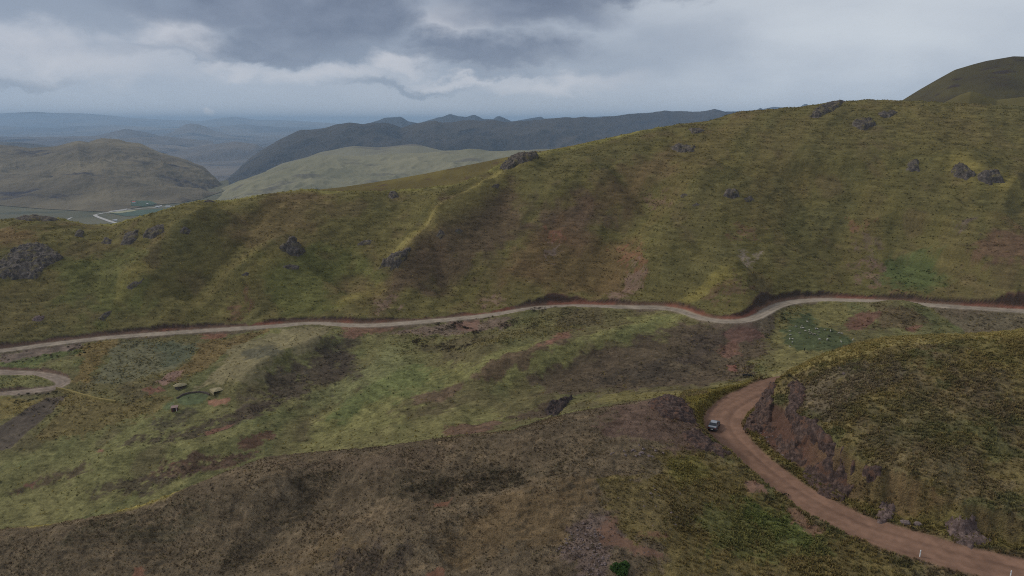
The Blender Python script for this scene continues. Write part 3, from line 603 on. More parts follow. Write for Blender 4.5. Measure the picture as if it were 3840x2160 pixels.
# --- roads, banks and cuttings
for name, L, half, D, Cm, SD in ROADS:
    sdn = fbm(XX/2.5, YY/2.5, 151, 3)
    if name == 'near':
        pos = sm(.15, .6, Cm)*(SD < 0)     # the hill side of the near road
        e_ = D+1.2*fbm(XX/4, YY/4, 153, 3)
        face = pos*sm(2.2, 3.4, e_)*(1-.75*sm(50, 58, XX))
        pg_ = pos*sm(.5, 1.2, e_)*(1-face); mix(pg_*.8, C(88, 80, 46))
        mix(face*.95, C(84, 61, 54)); mix(face*sm(.1, .5, n3)*.7, C(104, 68, 58)); mix(face*sm(.0, .5, n2)*.5, C(66, 52, 47))
        DET[:] = DET*(1-face*.3)
        edge = sm(.9, -.2, D)*(1-sm(.2, -.4, D)); mix(edge*.8, C(98, 74, 66))
        surf = sm(.35, -.15, D)
        r_ = C(109, 85, 73)*(1+.14*fbm(XX/6, YY/6, 157, 3)+.09*n0+.10*fbm(XX/.6, YY/.5, 158, 2))[..., None]
        tr = np.exp(-((SD-1.15)/.5)**2)+np.exp(-((SD+.85)/.5)**2)+.8*np.exp(-((SD-2.9)/.5)**2)
        r_ = r_*(1-.17*tr*(1+.4*fbm(XX/9, YY/9, 159, 2)))[..., None]+C(20, 14, 10)*(np.exp(-((SD+2.6)/.7)**2)*.6)[..., None]
        mixr = surf
    else:
        face = sm(.2, .7, Cm)*sm(5.2, 3.8, D+n3); mix(face*.95, C(88, 68, 58)); mix(face*sm(.12, .4, fbm(XX/22, YY/22, 161, 3))*.8, C(108, 68, 56)); mix(face*sm(1.0, 2.0, D+.5*n3)*.9, C(50, 43, 38))  # top of the cut painted dark, as shade under the turf overhang
        DET[:] = DET*(1-face*.5)
        bank = sm(-.1, -.5, Cm); mix(bank*.7, C(92, 78, 68))
        surf = sm(.5, -.3, D)
        base = C(124, 114, 104) if name == 'far' else C(116, 103, 94)
        r_ = base*(1+.08*fbm(XX/8, YY/8, 157, 3))[..., None]*(1-.18*(np.exp(-((SD-.9)/.45)**2)+np.exp(-((SD+.9)/.45)**2)))[..., None]
    ALB[:] = ALB*(1-surf[..., None])+r_*surf[..., None]; DET[:] = DET*(1-surf)+.10*surf
ALB *= (1+.10*n3+.10*n0)[..., None]*np.where(DET > .3, 1, 1)[..., None]
ALB[:] = ALB*(1+(1-far)*(1-isnear)*(.30*fbm(XX/1.6, YY/1.1, 321, 3)+.30*fbm(XX/6+YY/9, Z/.6, 323, 3)))[..., None]*(1+.42*far*DET*fbm(XX/5+YY/12, Z/.8, 317, 3))[..., None]*(1+.30*isnear*DET*fbm(XX/1.6, YY/.9, 325, 3))[..., None]
lum_ = (ALB*np.array([.3, .55, .15])).sum(2, keepdims=True); ALB = (lum_+(ALB-lum_)*(.95-.13*(1-far)*(1-isnear))[..., None])*np.array([1.0, .965, .88])*TONE
DET = DET*(1-.25*far); ALB = np.clip(ALB, .004, .9)

# ------------------------------------------------------------------ ground material
GM = bpy.data.materials.new('grassland'); GM.use_nodes = True
N, L = nodes(GM); B = N['Principled BSDF']; B.inputs['Roughness'].default_value = 1; B.inputs['Specular IOR Level'].default_value = .08
at = N.new('ShaderNodeVertexColor'); at.layer_name = 'Col'
tc = N.new('ShaderNodeTexCoord')
def mapn(sx, sy, sz):
    mp = N.new('ShaderNodeMapping'); mp.inputs['Scale'].default_value = (sx, sy, sz); L.new(tc.outputs['Object'], mp.inputs['Vector']); return mp
def noi(vec, scale, det=3, rough=.6):
    n = N.new('ShaderNodeTexNoise'); n.inputs['Scale'].default_value = scale; n.inputs['Detail'].default_value = det; n.inputs['Roughness'].default_value = rough; L.new(vec.outputs[0], n.inputs['Vector']); return n.outputs[0]
def mth(op, a, b=None, c=None):
    m = N.new('ShaderNodeMath'); m.operation = op
    for i, v in enumerate((a, b, c)):
        if v is None: continue
        if isinstance(v, (int, float)): m.inputs[i].default_value = v
        else: L.new(v, m.inputs[i])
    return m.outputs[0]
t1 = noi(mapn(1, 1, 1), 1.15, 3, .62)       # tussocks
t2 = noi(mapn(.30, 1.0, 1.6), .85, 3, .6)   # small ledges along the contour
t3 = noi(mapn(1, 1, 1), .22, 3, .6)
t0 = noi(mapn(1, 1, 1), 4.6, 3, .6)
hh = mth('ADD', mth('ADD', mth('MULTIPLY', t1, .36), mth('MULTIPLY', t2, .34)), mth('MULTIPLY', t0, .30))
k = mth('MULTIPLY_ADD', mth('SUBTRACT', hh, .5), 3.0, 1.0)
k = mth('ADD', k, mth('MULTIPLY', mth('SUBTRACT', t3, .5), .7))
k = mth('MAXIMUM', k, .25)
kk = mth('ADD', mth('MULTIPLY', at.outputs['Alpha'], mth('SUBTRACT', k, 1.0)), 1.0)
vm = N.new('ShaderNodeVectorMath'); vm.operation = 'SCALE'; L.new(at.outputs['Color'], vm.inputs[0]); L.new(kk, vm.inputs['Scale']); L.new(vm.outputs[0], B.inputs['Base Color'])
bp = N.new('ShaderNodeBump'); bp.inputs['Distance'].default_value = .9; L.new(mth('MULTIPLY', at.outputs['Alpha'], .75), bp.inputs['Strength']); L.new(hh, bp.inputs['Height']); L.new(bp.outputs[0], B.inputs['Normal'])

VV = np.stack([XX.ravel(), YY.ravel(), Z.ravel()+CAMZ], 1); FF_ = grid_faces(NR, NC); CC_ = np.concatenate([ALB.reshape(-1, 3), DET.reshape(-1, 1)], 1)
gone = np.zeros(len(FF_), bool)
for name, L_, half, D, Cm, SD in ROADS:    # the carriageway is a body of its own, joined edge to edge with the ground
    f = (D.ravel()[FF_] < .05).all(1) & ~gone; gone |= f
    us, inv = np.unique(FF_[f], return_inverse=True)
    tag(link('road', mesh_np('road', VV[us], inv.reshape(-1, 4), GM, CC_[us])), kind='structure')
us, inv = np.unique(FF_[~gone], return_inverse=True)
ground = link('ground', mesh_np('ground', VV[us], inv.reshape(-1, 4), GM, CC_[us]))
tag(ground, kind='structure')
# ------------------------------------------------------------------ distant hills, ridges and plains: each a body with its own distance
def far_mat(name, c1, c2, c3, s1, s2, bump, bd):
    m = bpy.data.materials.new(name); m.use_nodes = True; N, L = nodes(m); b = N['Principled BSDF']; b.inputs['Roughness'].default_value = 1; b.inputs['Specular IOR Level'].default_value = .05
    tc = N.new('ShaderNodeTexCoord')
    def nz(s, d, sc=(1, 1, 1)):
        mp = N.new('ShaderNodeMapping'); mp.inputs['Scale'].default_value = sc; L.new(tc.outputs['Object'], mp.inputs['Vector'])
        n = N.new('ShaderNodeTexNoise'); n.inputs['Scale'].default_value = s; n.inputs['Detail'].default_value = d; n.inputs['Roughness'].default_value = .6; L.new(mp.outputs[0], n.inputs['Vector']); return n.outputs[0]
    def ramp(fac, a, z, ca, cz):
        r = N.new('ShaderNodeValToRGB'); r.color_ramp.elements[0].position = a; r.color_ramp.elements[1].position = z
        r.color_ramp.elements[0].color = ca; r.color_ramp.elements[1].color = cz; L.new(fac, r.inputs[0]); return r.outputs[0]
    r1 = ramp(nz(s1, 5), .4, .62, (*c1, 1), (*c2, 1))
    f2 = ramp(nz(s2, 5, (.5, 1, 1)), .56, .66, (0, 0, 0, 1), (1, 1, 1, 1))
    mx = N.new('ShaderNodeMix'); mx.data_type = 'RGBA'; L.new(f2, mx.inputs[0]); L.new(r1, mx.inputs[6]); mx.inputs[7].default_value = (*c3, 1)
    L.new(mx.outputs[2], b.inputs['Base Color'])
    bp = N.new('ShaderNodeBump'); bp.inputs['Strength'].default_value = bump; bp.inputs['Distance'].default_value = bd; L.new(nz(s2*1.5, 6), bp.inputs['Height']); L.new(bp.outputs[0], b.inputs['Normal'])
    return m
def ridge(name, mat, crest, yc, foot, yf, back, a0=None, a1=None, nc=500, nf=70, amp=0., scale=400., seed=0, prof=1.0, knob=0., kscale=60., smoothc=3, rid=False, yvar=0.):
    """a hill body: foot line, face, crest line, back slope"""
    ca = np.array([float(aof(u, v)[0]) for u, v in crest]); cq = np.array([float(aof(u, v)[1]) for u, v in crest])
    fa = np.array([float(aof(u, v)[0]) for u, v in foot]); fq = np.array([float(aof(u, v)[1]) for u, v in foot])
    o = np.argsort(ca); ca, cq = ca[o], cq[o]; o = np.argsort(fa); fa, fq = fa[o], fq[o]
    A = np.linspace(ca[0] if a0 is None else a0, ca[-1] if a1 is None else a1, nc)
    k = smoothc*2+1
    q = np.convolve(np.pad(np.interp(A, ca, cq), k//2, 'edge'), np.ones(k)/k, 'valid'); f = np.interp(A, fa, fq)
    YC = (np.interp(A, ca, np.array(yc, float)) if np.ndim(yc) else np.full(nc, float(yc)))
    if yvar: YC = YC*(1+yvar*fbm(A*6, A*0+seed, seed+3, 2))
    YF = (np.interp(A, fa, np.array(yf, float)) if np.ndim(yf) else np.full(nc, float(yf)))
    t = np.linspace(0, 1, nf)[:, None]
    Yg = YF[None]+(YC-YF)[None]*t; zf = (f*YF)[None]; zc = (q*YC)[None]
    Zg = zf+(zc-zf)*(t**prof)
    X = A[None]*Yg; nz = (ridged(X/scale, Yg/scale, seed, 5)-.55 if rid else fbm(X/scale, Yg/scale, seed, 5))
    Zg = Zg+amp*nz*np.sin(np.pi*np.clip(t, 0, 1))**.8*1.0
    if knob: Zg = Zg+knob*(fbm(X/kscale, Yg/kscale, seed+5, 4))*t**2
    tb = np.linspace(0, 1, 14)[1:, None]; dy, dz = back
    Yb = YC[None]+dy*tb; Zb = Zg[-1][None]-dz*tb**1.3; Xb = A[None]*Yb
    Yg = np.vstack([Yg, Yb]); Zg = np.vstack([Zg, Zb]); X = np.vstack([X, Xb])
    V = np.stack([X.ravel(), Yg.ravel(), Zg.ravel()+CAMZ], 1)
    o = link(name, mesh_np(name, V, grid_faces(len(Yg), nc), mat)); tag(o, kind='structure'); return o, (X, Yg, Zg, A)

G_ = lambda r, g, b: tuple(lin(r, g, b)/.5*.72)
# hill behind the saddle of the big hillside, and the dark summit at the right
m_sp = far_mat('saddle_grass', G_(90, 80, 50), G_(106, 95, 56), G_(84, 70, 52), .02, .09, .7, 1.5)
ridge('hill', m_sp, [(1080, 735), (1180, 712), (1280, 702), (1400, 684), (1500, 668), (1600, 650), (1700, 630), (1800, 610), (1900, 589), (2000, 573), (2150, 545), (2300, 512), (2450, 482), (2560, 464), (2700, 448)], 640, [(1000, 900), (2700, 640)], 540, (160, 60), amp=4, scale=50, seed=11, prof=.9, nf=60)
m_e = far_mat('summit_grass', G_(64, 58, 46), G_(76, 70, 48), G_(60, 52, 48), .012, .05, .8, 2)
ridge('hill', m_e, [(3330, 420), (3385, 375), (3450, 335), (3520, 295), (3580, 262), (3650, 241), (3700, 228), (3760, 218), (3800, 211), (3840, 212), (3950, 216), (4200, 240)], 900, [(3300, 520), (4300, 520)], 700, (260, 160), amp=9, scale=110, seed=21, prof=1.1, nf=80)
m_k = far_mat('knoll_grass', G_(84, 77, 50), G_(96, 88, 56), G_(76, 67, 48), .02, .09, .6, 1.2)
ridge('hill', m_k, [(3480, 400), (3540, 385), (3600, 355), (3640, 343), (3680, 352), (3740, 374), (3800, 368), (3850, 362), (4100, 350)], 610, [(3400, 480), (4200, 480)], 560, (120, 50), amp=2, scale=40, seed=25, nf=40)
# valley floor and the hill across it
m_f = far_mat('valley_hill', G_(92, 84, 70), G_(114, 104, 84), G_(58, 54, 58), .0025, .008, 1.0, 18)
m_fl = far_mat('valley_floor', G_(88, 86, 70), G_(100, 96, 78), G_(78, 80, 68), .003, .012, .3, 3)
FF = [(-300, 765), (0, 770), (150, 782), (300, 790), (420, 795), (560, 770), (680, 760), (760, 745), (820, 722), (860, 712)]
fl_a = [float(aof(u, v)[0]) for u, v in FF]
ffq = [-258/float(aof(u, v)[1]) for u, v in FF]
ridge('valley_floor', m_fl, FF, ffq, [(-300, 960), (900, 960)], 1300, (500, 4), amp=2, scale=200, seed=31, nf=40, nc=200)
ridge('hill', m_f, [(-300, 560), (0, 545), (60, 551), (120, 558), (200, 549), (290, 531), (335, 532), (360, 524), (385, 520), (450, 529), (530, 541), (600, 570), (700, 598), (760, 626), (800, 660), (825, 690), (840, 706), (860, 716)], [3200, 3200, 3200, 3200, 3200, 3200, 3300, 3300, 3300, 3300, 3300, 3250, 3200, 3150, 3050, 2950, 2900, 2850], FF, [y*.995 for y in ffq], (900, 260), amp=60, scale=420, seed=33, prof=.8, knob=10, kscale=160, smoothc=2, rid=True, nf=120)
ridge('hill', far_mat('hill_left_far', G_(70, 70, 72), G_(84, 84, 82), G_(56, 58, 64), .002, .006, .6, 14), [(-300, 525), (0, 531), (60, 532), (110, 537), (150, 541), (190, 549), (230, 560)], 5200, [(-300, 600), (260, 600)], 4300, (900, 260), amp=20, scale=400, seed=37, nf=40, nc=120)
# pale rounded hills and plateau, centre
m_g = far_mat('pale_hills', G_(110, 107, 86), G_(128, 122, 98), G_(96, 92, 80), .002, .009, .5, 8)
ridge('hill', m_g, [(790, 742), (830, 704), (870, 686), (900, 672), (1000, 642), (1060, 616), (1150, 594), (1200, 580), (1300, 582), (1450, 574), (1600, 570), (1750, 563), (1860, 568), (2000, 560), (2150, 556), (2300, 556)], 2700, [(780, 800), (2300, 760)], 1750, (900, 240), amp=60, scale=420, seed=41, prof=.85, nf=120, rid=True, knob=10, kscale=160)
ridge('hill', far_mat('pale_hills_back', G_(108, 104, 88), G_(122, 118, 98), G_(96, 92, 86), .002, .008, .5, 8), [(1000, 640), (1060, 612), (1150, 590), (1200, 571), (1250, 562), (1290, 553), (1330, 547), (1380, 551), (1420, 553), (1480, 547), (1530, 541), (1560, 540), (1610, 553), (1660, 565), (1750, 563), (1860, 571), (2100, 560), (2200, 570)], 3100, [(980, 690), (2200, 640)], 2600, (500, 200), amp=14, scale=300, seed=43, prof=.8, nf=50)
# the long dark ridge
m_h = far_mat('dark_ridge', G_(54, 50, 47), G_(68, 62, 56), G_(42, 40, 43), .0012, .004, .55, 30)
HC = [(780, 712), (830, 690), (870, 652), (930, 602), (1000, 551), (1050, 522), (1100, 501), (1130, 487), (1180, 482), (1225, 480), (1250, 471), (1280, 463), (1310, 457), (1340, 461), (1362, 463), (1400, 456), (1450, 462), (1480, 471), (1505, 479), (1530, 470), (1560, 462), (1590, 457), (1630, 453), (1660, 462), (1700, 460), (1740, 451), (1760, 450), (1800, 453), (1850, 451), (1900, 459), (1940, 453), (1990, 452), (2050, 444), (2120, 439), (2150, 443), (2190, 436), (2240, 440), (2300, 437), (2350, 429), (2420, 425), (2490, 416), (2520, 420), (2560, 418), (2620, 417), (2680, 406), (2730, 419), (2760, 416), (2850, 418), (2950, 420), (3100, 420)]
ridge('mountain_ridge', m_h, HC, 5600, [(760, 745), (900, 730), (3100, 640)], 4300, (2500, 500), amp=170, scale=900, seed=51, prof=.75, knob=9, kscale=160, smoothc=1, rid=True, nf=150, nc=900)
# far pointed peaks
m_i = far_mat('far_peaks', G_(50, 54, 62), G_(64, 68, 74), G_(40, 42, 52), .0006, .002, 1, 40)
ridge('mountain_range', m_i, [(1330, 475), (1390, 460), (1430, 447), (1442, 442), (1480, 440), (1500, 438), (1508, 441), (1530, 455), (1570, 463), (1610, 450), (1640, 440), (1660, 438), (1680, 430), (1690, 428), (1705, 432), (1720, 436), (1750, 438), (1770, 432), (1780, 430), (1795, 437), (1810, 445), (1850, 447), (1862, 438), (1873, 436), (1890, 442), (1920, 456), (1970, 447), (1990, 444), (2020, 438), (2030, 437), (2040, 444), (2200, 440), (2400, 430), (2780, 416), (2838, 413), (2850, 404), (2862, 409), (2900, 400), (2930, 402), (2950, 402), (2965, 409), (2990, 408), (3015, 391), (3025, 390), (3040, 399), (3100, 420)], 9200, [(1300, 520), (3150, 480)], 7800, (2400, 500), amp=120, scale=1100, seed=61, knob=6, kscale=200, smoothc=0, rid=True, nf=60, nc=1100)
# low country far away on the left
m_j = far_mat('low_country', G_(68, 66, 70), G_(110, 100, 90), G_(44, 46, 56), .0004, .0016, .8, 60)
rr = np.exp(np.linspace(math.log(4600), math.log(62000), 260))[:, None]; aa = np.linspace(-1.25, 1.25, 420)[None]
xx = rr*aa; yy = np.repeat(rr, 420, 1)
zz = -440+70*sm(5000, 12000, yy)+90*fbm(xx/2600, yy/2600, 71, 5)*sm(5000, 9000, yy)+60*np.maximum(0, ridged(xx/1500, yy/1500, 75, 4)-.45)*sm(6000, 9000, yy)*(1-sm(20000, 40000, yy))
q_ = -260*sm(-.14, -.30, aa)*(1-sm(6500, 8000, yy))
zz = np.minimum(zz, -(yy*.0115)) if False else zz
lc = link('plain', mesh_np('plain', np.stack([xx.ravel(), yy.ravel(), zz.ravel()+CAMZ], 1), grid_faces(260, 420), m_j)); tag(lc, kind='structure')
ridge('mesa', m_j, [(560, 520), (640, 498), (670, 480), (697, 466), (715, 463), (738, 464), (770, 474), (800, 488), (860, 505), (950, 518)], 15000, [(540, 540), (980, 545)], 13500, (3000, 250), amp=60, scale=900, seed=81, nf=40, nc=160)
ridge('mountain_range', m_j, [(-400, 432), (-100, 426), (0, 425), (60, 422), (120, 420), (200, 423), (280, 425), (340, 427), (400, 432), (450, 438), (500, 442), (560, 446), (650, 450), (750, 453), (820, 444), (870, 437), (910, 441), (950, 448), (1100, 452), (1300, 465), (1500, 470)], 32000, [(-400, 470), (1500, 480)], 27000, (5000, 400), amp=150, scale=4000, seed=85, knob=20, kscale=900, nf=30, nc=500)
ridge('hill', m_j, [(200, 560), (300, 520), (400, 500), (470, 482), (560, 498), (700, 540), (760, 560)], 11500, [(180, 590), (800, 600)], 9500, (1800, 200), amp=120, scale=1100, seed=91, nf=50, nc=240)
ridge('hill', m_j, [(560, 590), (640, 570), (760, 548), (880, 530), (960, 540), (1040, 580)], 8200, [(540, 650), (1060, 660)], 6900, (1400, 150), amp=110, scale=700, seed=95, nf=60, nc=240)

ridge('hill', m_j, [(-300, 478), (0, 474), (150, 480), (300, 474), (420, 469), (520, 476), (640, 482), (800, 474), (900, 466), (1000, 472), (1100, 480), (1250, 492)], 21000, [(-300, 510), (1250, 515)], 17500, (3000, 250), amp=130, scale=2200, seed=99, knob=25, kscale=500, nf=40, nc=400, rid=True)
ridge('hill', m_j, [(-300, 520), (0, 512), (200, 516), (330, 508), (480, 520), (620, 512), (700, 522), (800, 530)], 10000, [(-300, 560), (800, 575)], 8200, (1800, 200), amp=110, scale=1200, seed=103, knob=20, kscale=300, nf=50, nc=300, rid=True)
# ------------------------------------------------------------------ sky, sun, haze, camera
w = bpy.data.worlds.new('World'); scene.world = w; w.use_nodes = True
N = w.node_tree.nodes; L = w.node_tree.links
bg = N['Background']
SUN_EL, SUN_AZ = R(38), R(-72)             # azimuth from the view direction, negative = left
sky = N.new('ShaderNodeTexSky'); sky.sky_type = 'NISHITA'; sky.sun_disc = False; sky.sun_elevation = SUN_EL; sky.sun_rotation = SUN_AZ; sky.altitude = 4000
def mth(op, a, b=None, c=None, clamp=False):
    m = N.new('ShaderNodeMath'); m.operation = op; m.use_clamp = clamp
    for i, v in enumerate((a, b, c)):
        if v is None: continue
        if isinstance(v, (int, float)): m.inputs[i].default_value = v
        else: L.new(v, m.inputs[i])
    return m.outputs[0]
geo = N.new('ShaderNodeTexCoord'); sep = N.new('ShaderNodeSeparateXYZ'); L.new(geo.outputs['Generated'], sep.inputs[0])
X, Y, Zs = sep.outputs
az = mth('MULTIPLY', mth('ARCTAN2', X, Y), 57.2958); el = mth('MULTIPLY', mth('ARCSINE', Zs), 57.2958)
# cloud layer coordinates: where the sight line meets a flat cloud base (things get flatter towards the horizon)
zc = mth('ADD', mth('MAXIMUM', Zs, 0.0), .075)
cx = mth('DIVIDE', X, zc); cy = mth('DIVIDE', Y, zc)
cb = N.new('ShaderNodeCombineXYZ'); L.new(cx, cb.inputs[0]); L.new(cy, cb.inputs[1])
def noi(vec, s, d, r=.55, dist=0.):
    n = N.new('ShaderNodeTexNoise'); n.inputs['Scale'].default_value = s; n.inputs['Detail'].default_value = d; n.inputs['Roughness'].default_value = r; n.inputs['Distortion'].default_value = dist
    L.new(vec, n.inputs['Vector']); return n.outputs[0]
n_big = noi(cb.outputs[0], .55, 6, .55, .3); n_mid = noi(cb.outputs[0], 1.7, 6, .6, .2)
ca = N.new('ShaderNodeCombineXYZ'); L.new(mth('MULTIPLY', az, .05), ca.inputs[0]); L.new(mth('MULTIPLY', el, .16), ca.inputs[1])
n_soft = noi(ca.outputs[0], 1.6, 6, .54, .3)
ca2 = N.new('ShaderNodeCombineXYZ'); L.new(mth('MULTIPLY', az, .06), ca2.inputs[0]); L.new(mth('MULTIPLY', el, .02), ca2.inputs[1])
n_rain = noi(ca2.outputs[0], 2.2, 3, .5)
# wobble so that cloud edges are not smooth ovals
ca3 = N.new('ShaderNodeCombineXYZ'); L.new(mth('MULTIPLY', az, .09), ca3.inputs[0]); L.new(mth('MULTIPLY', el, .20), ca3.inputs[1]); ca3.inputs[2].default_value = 4.3
n_w = noi(ca3.outputs[0], 1.3, 5, .5, .2)
ca4 = N.new('ShaderNodeCombineXYZ'); L.new(mth('MULTIPLY', az, .09), ca4.inputs[0]); L.new(mth('MULTIPLY', el, .22), ca4.inputs[1]); ca4.inputs[2].default_value = 9.1
n_mid = noi(ca4.outputs[0], 2.6, 7, .62, .7)
cp_ = N.new('ShaderNodeCombineXYZ'); L.new(mth('MULTIPLY', az, .11), cp_.inputs[0]); L.new(mth('MULTIPLY', el, .19), cp_.inputs[1]); cp_.inputs[2].default_value = 2.2
n_px = noi(cp_.outputs[0], 1.5, 6, .56, .15)
cq_ = N.new('ShaderNodeCombineXYZ'); L.new(mth('MULTIPLY', az, .11), cq_.inputs[0]); L.new(mth('MULTIPLY', el, .19), cq_.inputs[1]); cq_.inputs[2].default_value = 7.7
n_py = noi(cq_.outputs[0], 1.5, 7, .58, .15)
azw = mth('ADD', az, mth('MULTIPLY', mth('SUBTRACT', n_px, .5), 11)); elw = mth('ADD', el, mth('MULTIPLY', mth('SUBTRACT', n_py, .5), 5.5))
def blob(U, V, ru, rup, rdn=None, soft=1.0):   # a cloud mass: bearing and height of its middle, half width, reach upward, reach downward (flat base), in photo pixels
    rdn = rup if rdn is None else rdn
    a, q = aof(U, V); a0 = math.degrees(math.atan(float(a))); e0 = math.degrees(math.atan(float(q)/math.hypot(1, float(a))))
    k = 57.2958/FPX
    dx = mth('DIVIDE', mth('SUBTRACT', azw, a0), ru*k); de = mth('SUBTRACT', elw, e0+.35)
    dy = mth('MAXIMUM', mth('DIVIDE', de, rup*k), mth('DIVIDE', de, -rdn*k))
    r = mth('SQRT', mth('ADD', mth('MULTIPLY', dx, dx), mth('MULTIPLY', dy, dy)))
    m = N.new('ShaderNodeMapRange'); m.interpolation_type = 'SMOOTHSTEP'; m.inputs[1].default_value = 1+.28*soft; m.inputs[2].default_value = 1-.70*soft; m.inputs[3].default_value = 0; m.inputs[4].default_value = 1
    L.new(r, m.inputs[0]); return m.outputs[0]
def vmax(l):
    o = l[0]
    for x in l[1:]: o = mth('MAXIMUM', o, x)
    return o
dark = vmax([blob(1180, 130, 330, 260, 85), blob(900, 40, 330, 200, 80), blob(1330, 60, 200, 200, 150), blob(2000, 30, 430, 200, 80), blob(2400, -20, 460, 120, 60), blob(1840, 205, 340, 90, 48), blob(1650, 170, 180, 70, 40), blob(1020, 195, 260, 70, 35)])
mid_ = vmax([blob(250, 40, 420, 200, 90), blob(90, 335, 170, 30, 18), blob(1920, 272, 260, 24, 16), blob(2620, 200, 260, 85, 60), blob(2350, 250, 300, 120, 90), blob(1250, 225, 240, 40, 22), blob(700, 215, 260, 40, 30), blob(1500, 335, 300, 26, 18)])
brite = vmax([blob(680, 150, 130, 70, 70, 1.35), blob(250, 250, 380, 85, 75, 1.35), blob(1640, 70, 190, 85, 70, 1.25), blob(1230, 280, 300, 36, 40, 1.35), blob(1500, 255, 130, 32, 30, 1.35), blob(2120, 315, 300, 40, 50, 1.35), blob(1760, 300, 240, 26, 26, 1.35), blob(850, 262, 200, 38, 34, 1.35), blob(850, 420, 40, 10, 8, .8)])
sunny = vmax([blob(3840, -100, 1500, 420, 420, 1.4), blob(3300, 120, 700, 260, 260, 1.4)])
low = N.new('ShaderNodeMapRange'); low.interpolation_type = 'SMOOTHSTEP'; low.inputs[1].default_value = 7; low.inputs[2].default_value = -1; L.new(el, low.inputs[0])
left = N.new('ShaderNodeMapRange'); left.interpolation_type = 'SMOOTHSTEP'; left.inputs[1].default_value = 6; left.inputs[2].default_value = -30; L.new(az, left.inputs[0])
def mixc(f, a, b):
    m = N.new('ShaderNodeMix'); m.data_type = 'RGBA'
    if isinstance(f, (int, float)): m.inputs[0].default_value = f
    else: L.new(f, m.inputs[0])
    for i, v in ((6, a), (7, b)):
        if isinstance(v, tuple): m.inputs[i].default_value = (*v, 1)
        else: L.new(v, m.inputs[i])
    return m.outputs[2]
K = 1/0.10
def S_(r, g, b): return tuple(lin(r, g, b)*K)
varr = mth('MULTIPLY_ADD', mth('SUBTRACT', n_soft, .5), 2.2, .5, True)
base = mixc(varr, S_(140, 152, 170), S_(182, 188, 198))
base = mixc(mth('MULTIPLY', low.outputs[0], .75), base, mixc(left.outputs[0], S_(184, 191, 201), S_(172, 183, 199)))
base = mixc(mth('MULTIPLY', mid_, .75), base, S_(138, 149, 166))
base = mixc(mth('MULTIPLY', brite, mth('MULTIPLY_ADD', n_px, 1.2, .05, True)), base, S_(206, 206, 211))
base = mixc(mth('MULTIPLY', sunny, .95), base, mixc(mth('MULTIPLY_ADD', n_soft, .8, .1, True), S_(192, 198, 208), S_(216, 222, 226)))
grad = N.new('ShaderNodeMapRange'); grad.inputs[1].default_value = 6; grad.inputs[2].default_value = 14; L.new(mth('ADD', elw, mth('MULTIPLY', mth('SUBTRACT', n_px, .5), 6)), grad.inputs[0])
dk = mixc(mth('MULTIPLY_ADD', mth('SUBTRACT', n_py, .5), 2.4, .42, True), S_(96, 106, 126), S_(134, 143, 160))
base = mixc(mth('MULTIPLY', dark, .95), base, dk)
# rain shafts under the clouds
# overhead and behind: an even cloud cover
up = N.new('ShaderNodeMapRange'); up.interpolation_type = 'SMOOTHSTEP'; up.inputs[1].default_value = 20; up.inputs[2].default_value = 45; L.new(el, up.inputs[0])
cover = mixc(mth('MULTIPLY_ADD', mth('SUBTRACT', n_big, .5), 2.4, .5, True), S_(128, 136, 150), S_(190, 191, 194))
base = mixc(up.outputs[0], base, cover)
fin = mixc(.93, sky.outputs[0], base)
L.new(fin, bg.inputs[0]); bg.inputs[1].default_value = .10

s = bpy.data.lights.new('sun', 'SUN'); s.energy = 1.5; s.angle = R(12); s.color = (1, .95, .86)
so = bpy.data.objects.new('sun', s); COL.objects.link(so)
d = Vector((math.sin(SUN_AZ)*math.cos(SUN_EL), math.cos(SUN_AZ)*math.cos(SUN_EL), math.sin(SUN_EL)))
so.rotation_euler = d.to_track_quat('Z', 'Y').to_euler()

hz = MB().box((0, 30000, CAMZ-257.5), (180000, 72000, 985), 0)
hm = bpy.data.materials.new('haze'); hm.use_nodes = True; n_, l_ = nodes(hm); n_.remove(n_['Principled BSDF'])
pv = n_.new('ShaderNodeVolumePrincipled'); pv.inputs['Color'].default_value = (.56, .77, 1.0, 1); pv.inputs['Density'].default_value = HAZE; pv.inputs['Anisotropy'].default_value = .0
l_.new(pv.outputs[0], n_['Material Output'].inputs['Volume'])
ho = hz.build('haze', hm); tag(ho, kind='stuff')

cam = bpy.data.cameras.new('camera'); cam.sensor_width = 36; cam.lens = FPX/3840*36; cam.clip_start = .5; cam.clip_end = 300000
co = bpy.data.objects.new('camera', cam); COL.objects.link(co); co.location = (0, 0, CAMZ); co.rotation_euler = (math.pi/2-PITCH, 0, 0); scene.camera = co
scene.view_settings.view_transform = 'Standard'; scene.view_settings.look = 'None'; scene.view_settings.exposure = 0; scene.view_settings.gamma = 1
scene.cycles.max_bounces = 6; scene.cycles.diffuse_bounces = 3; scene.cycles.volume_bounces = 2; scene.cycles.use_denoising = False; scene.cycles.filter_width = 1.05
# ------------------------------------------------------------------ helpers for placing things on the land
from mathutils.bvhtree import BVHTree
def W(h): return Vector((h[0], h[1], h[2]+CAMZ))
def at(U, V, ymin=0):
    h = hit(U, V, ymin); return W(h) if h else None
def normal_at(x, y, e=.6):
    dx = (hgt(x+e, y)-hgt(x-e, y))/(2*e); dy = (hgt(x, y+e)-hgt(x, y-e))/(2*e)
    n = np.stack([-dx, -dy, np.ones_like(dx)], -1); return n/np.linalg.norm(n, axis=-1, keepdims=True)
def alb_at(x, y):
    ti = (np.log(np.clip(y, 58.01, 759))-math.log(58))/(math.log(760)-math.log(58))*(NR-1); tj = np.clip((x/y-As[0])/(As[1]-As[0]), 0, NC-1)
    return np.round(ti).astype(int), np.clip(np.round(tj).astype(int), 0, NC-1)

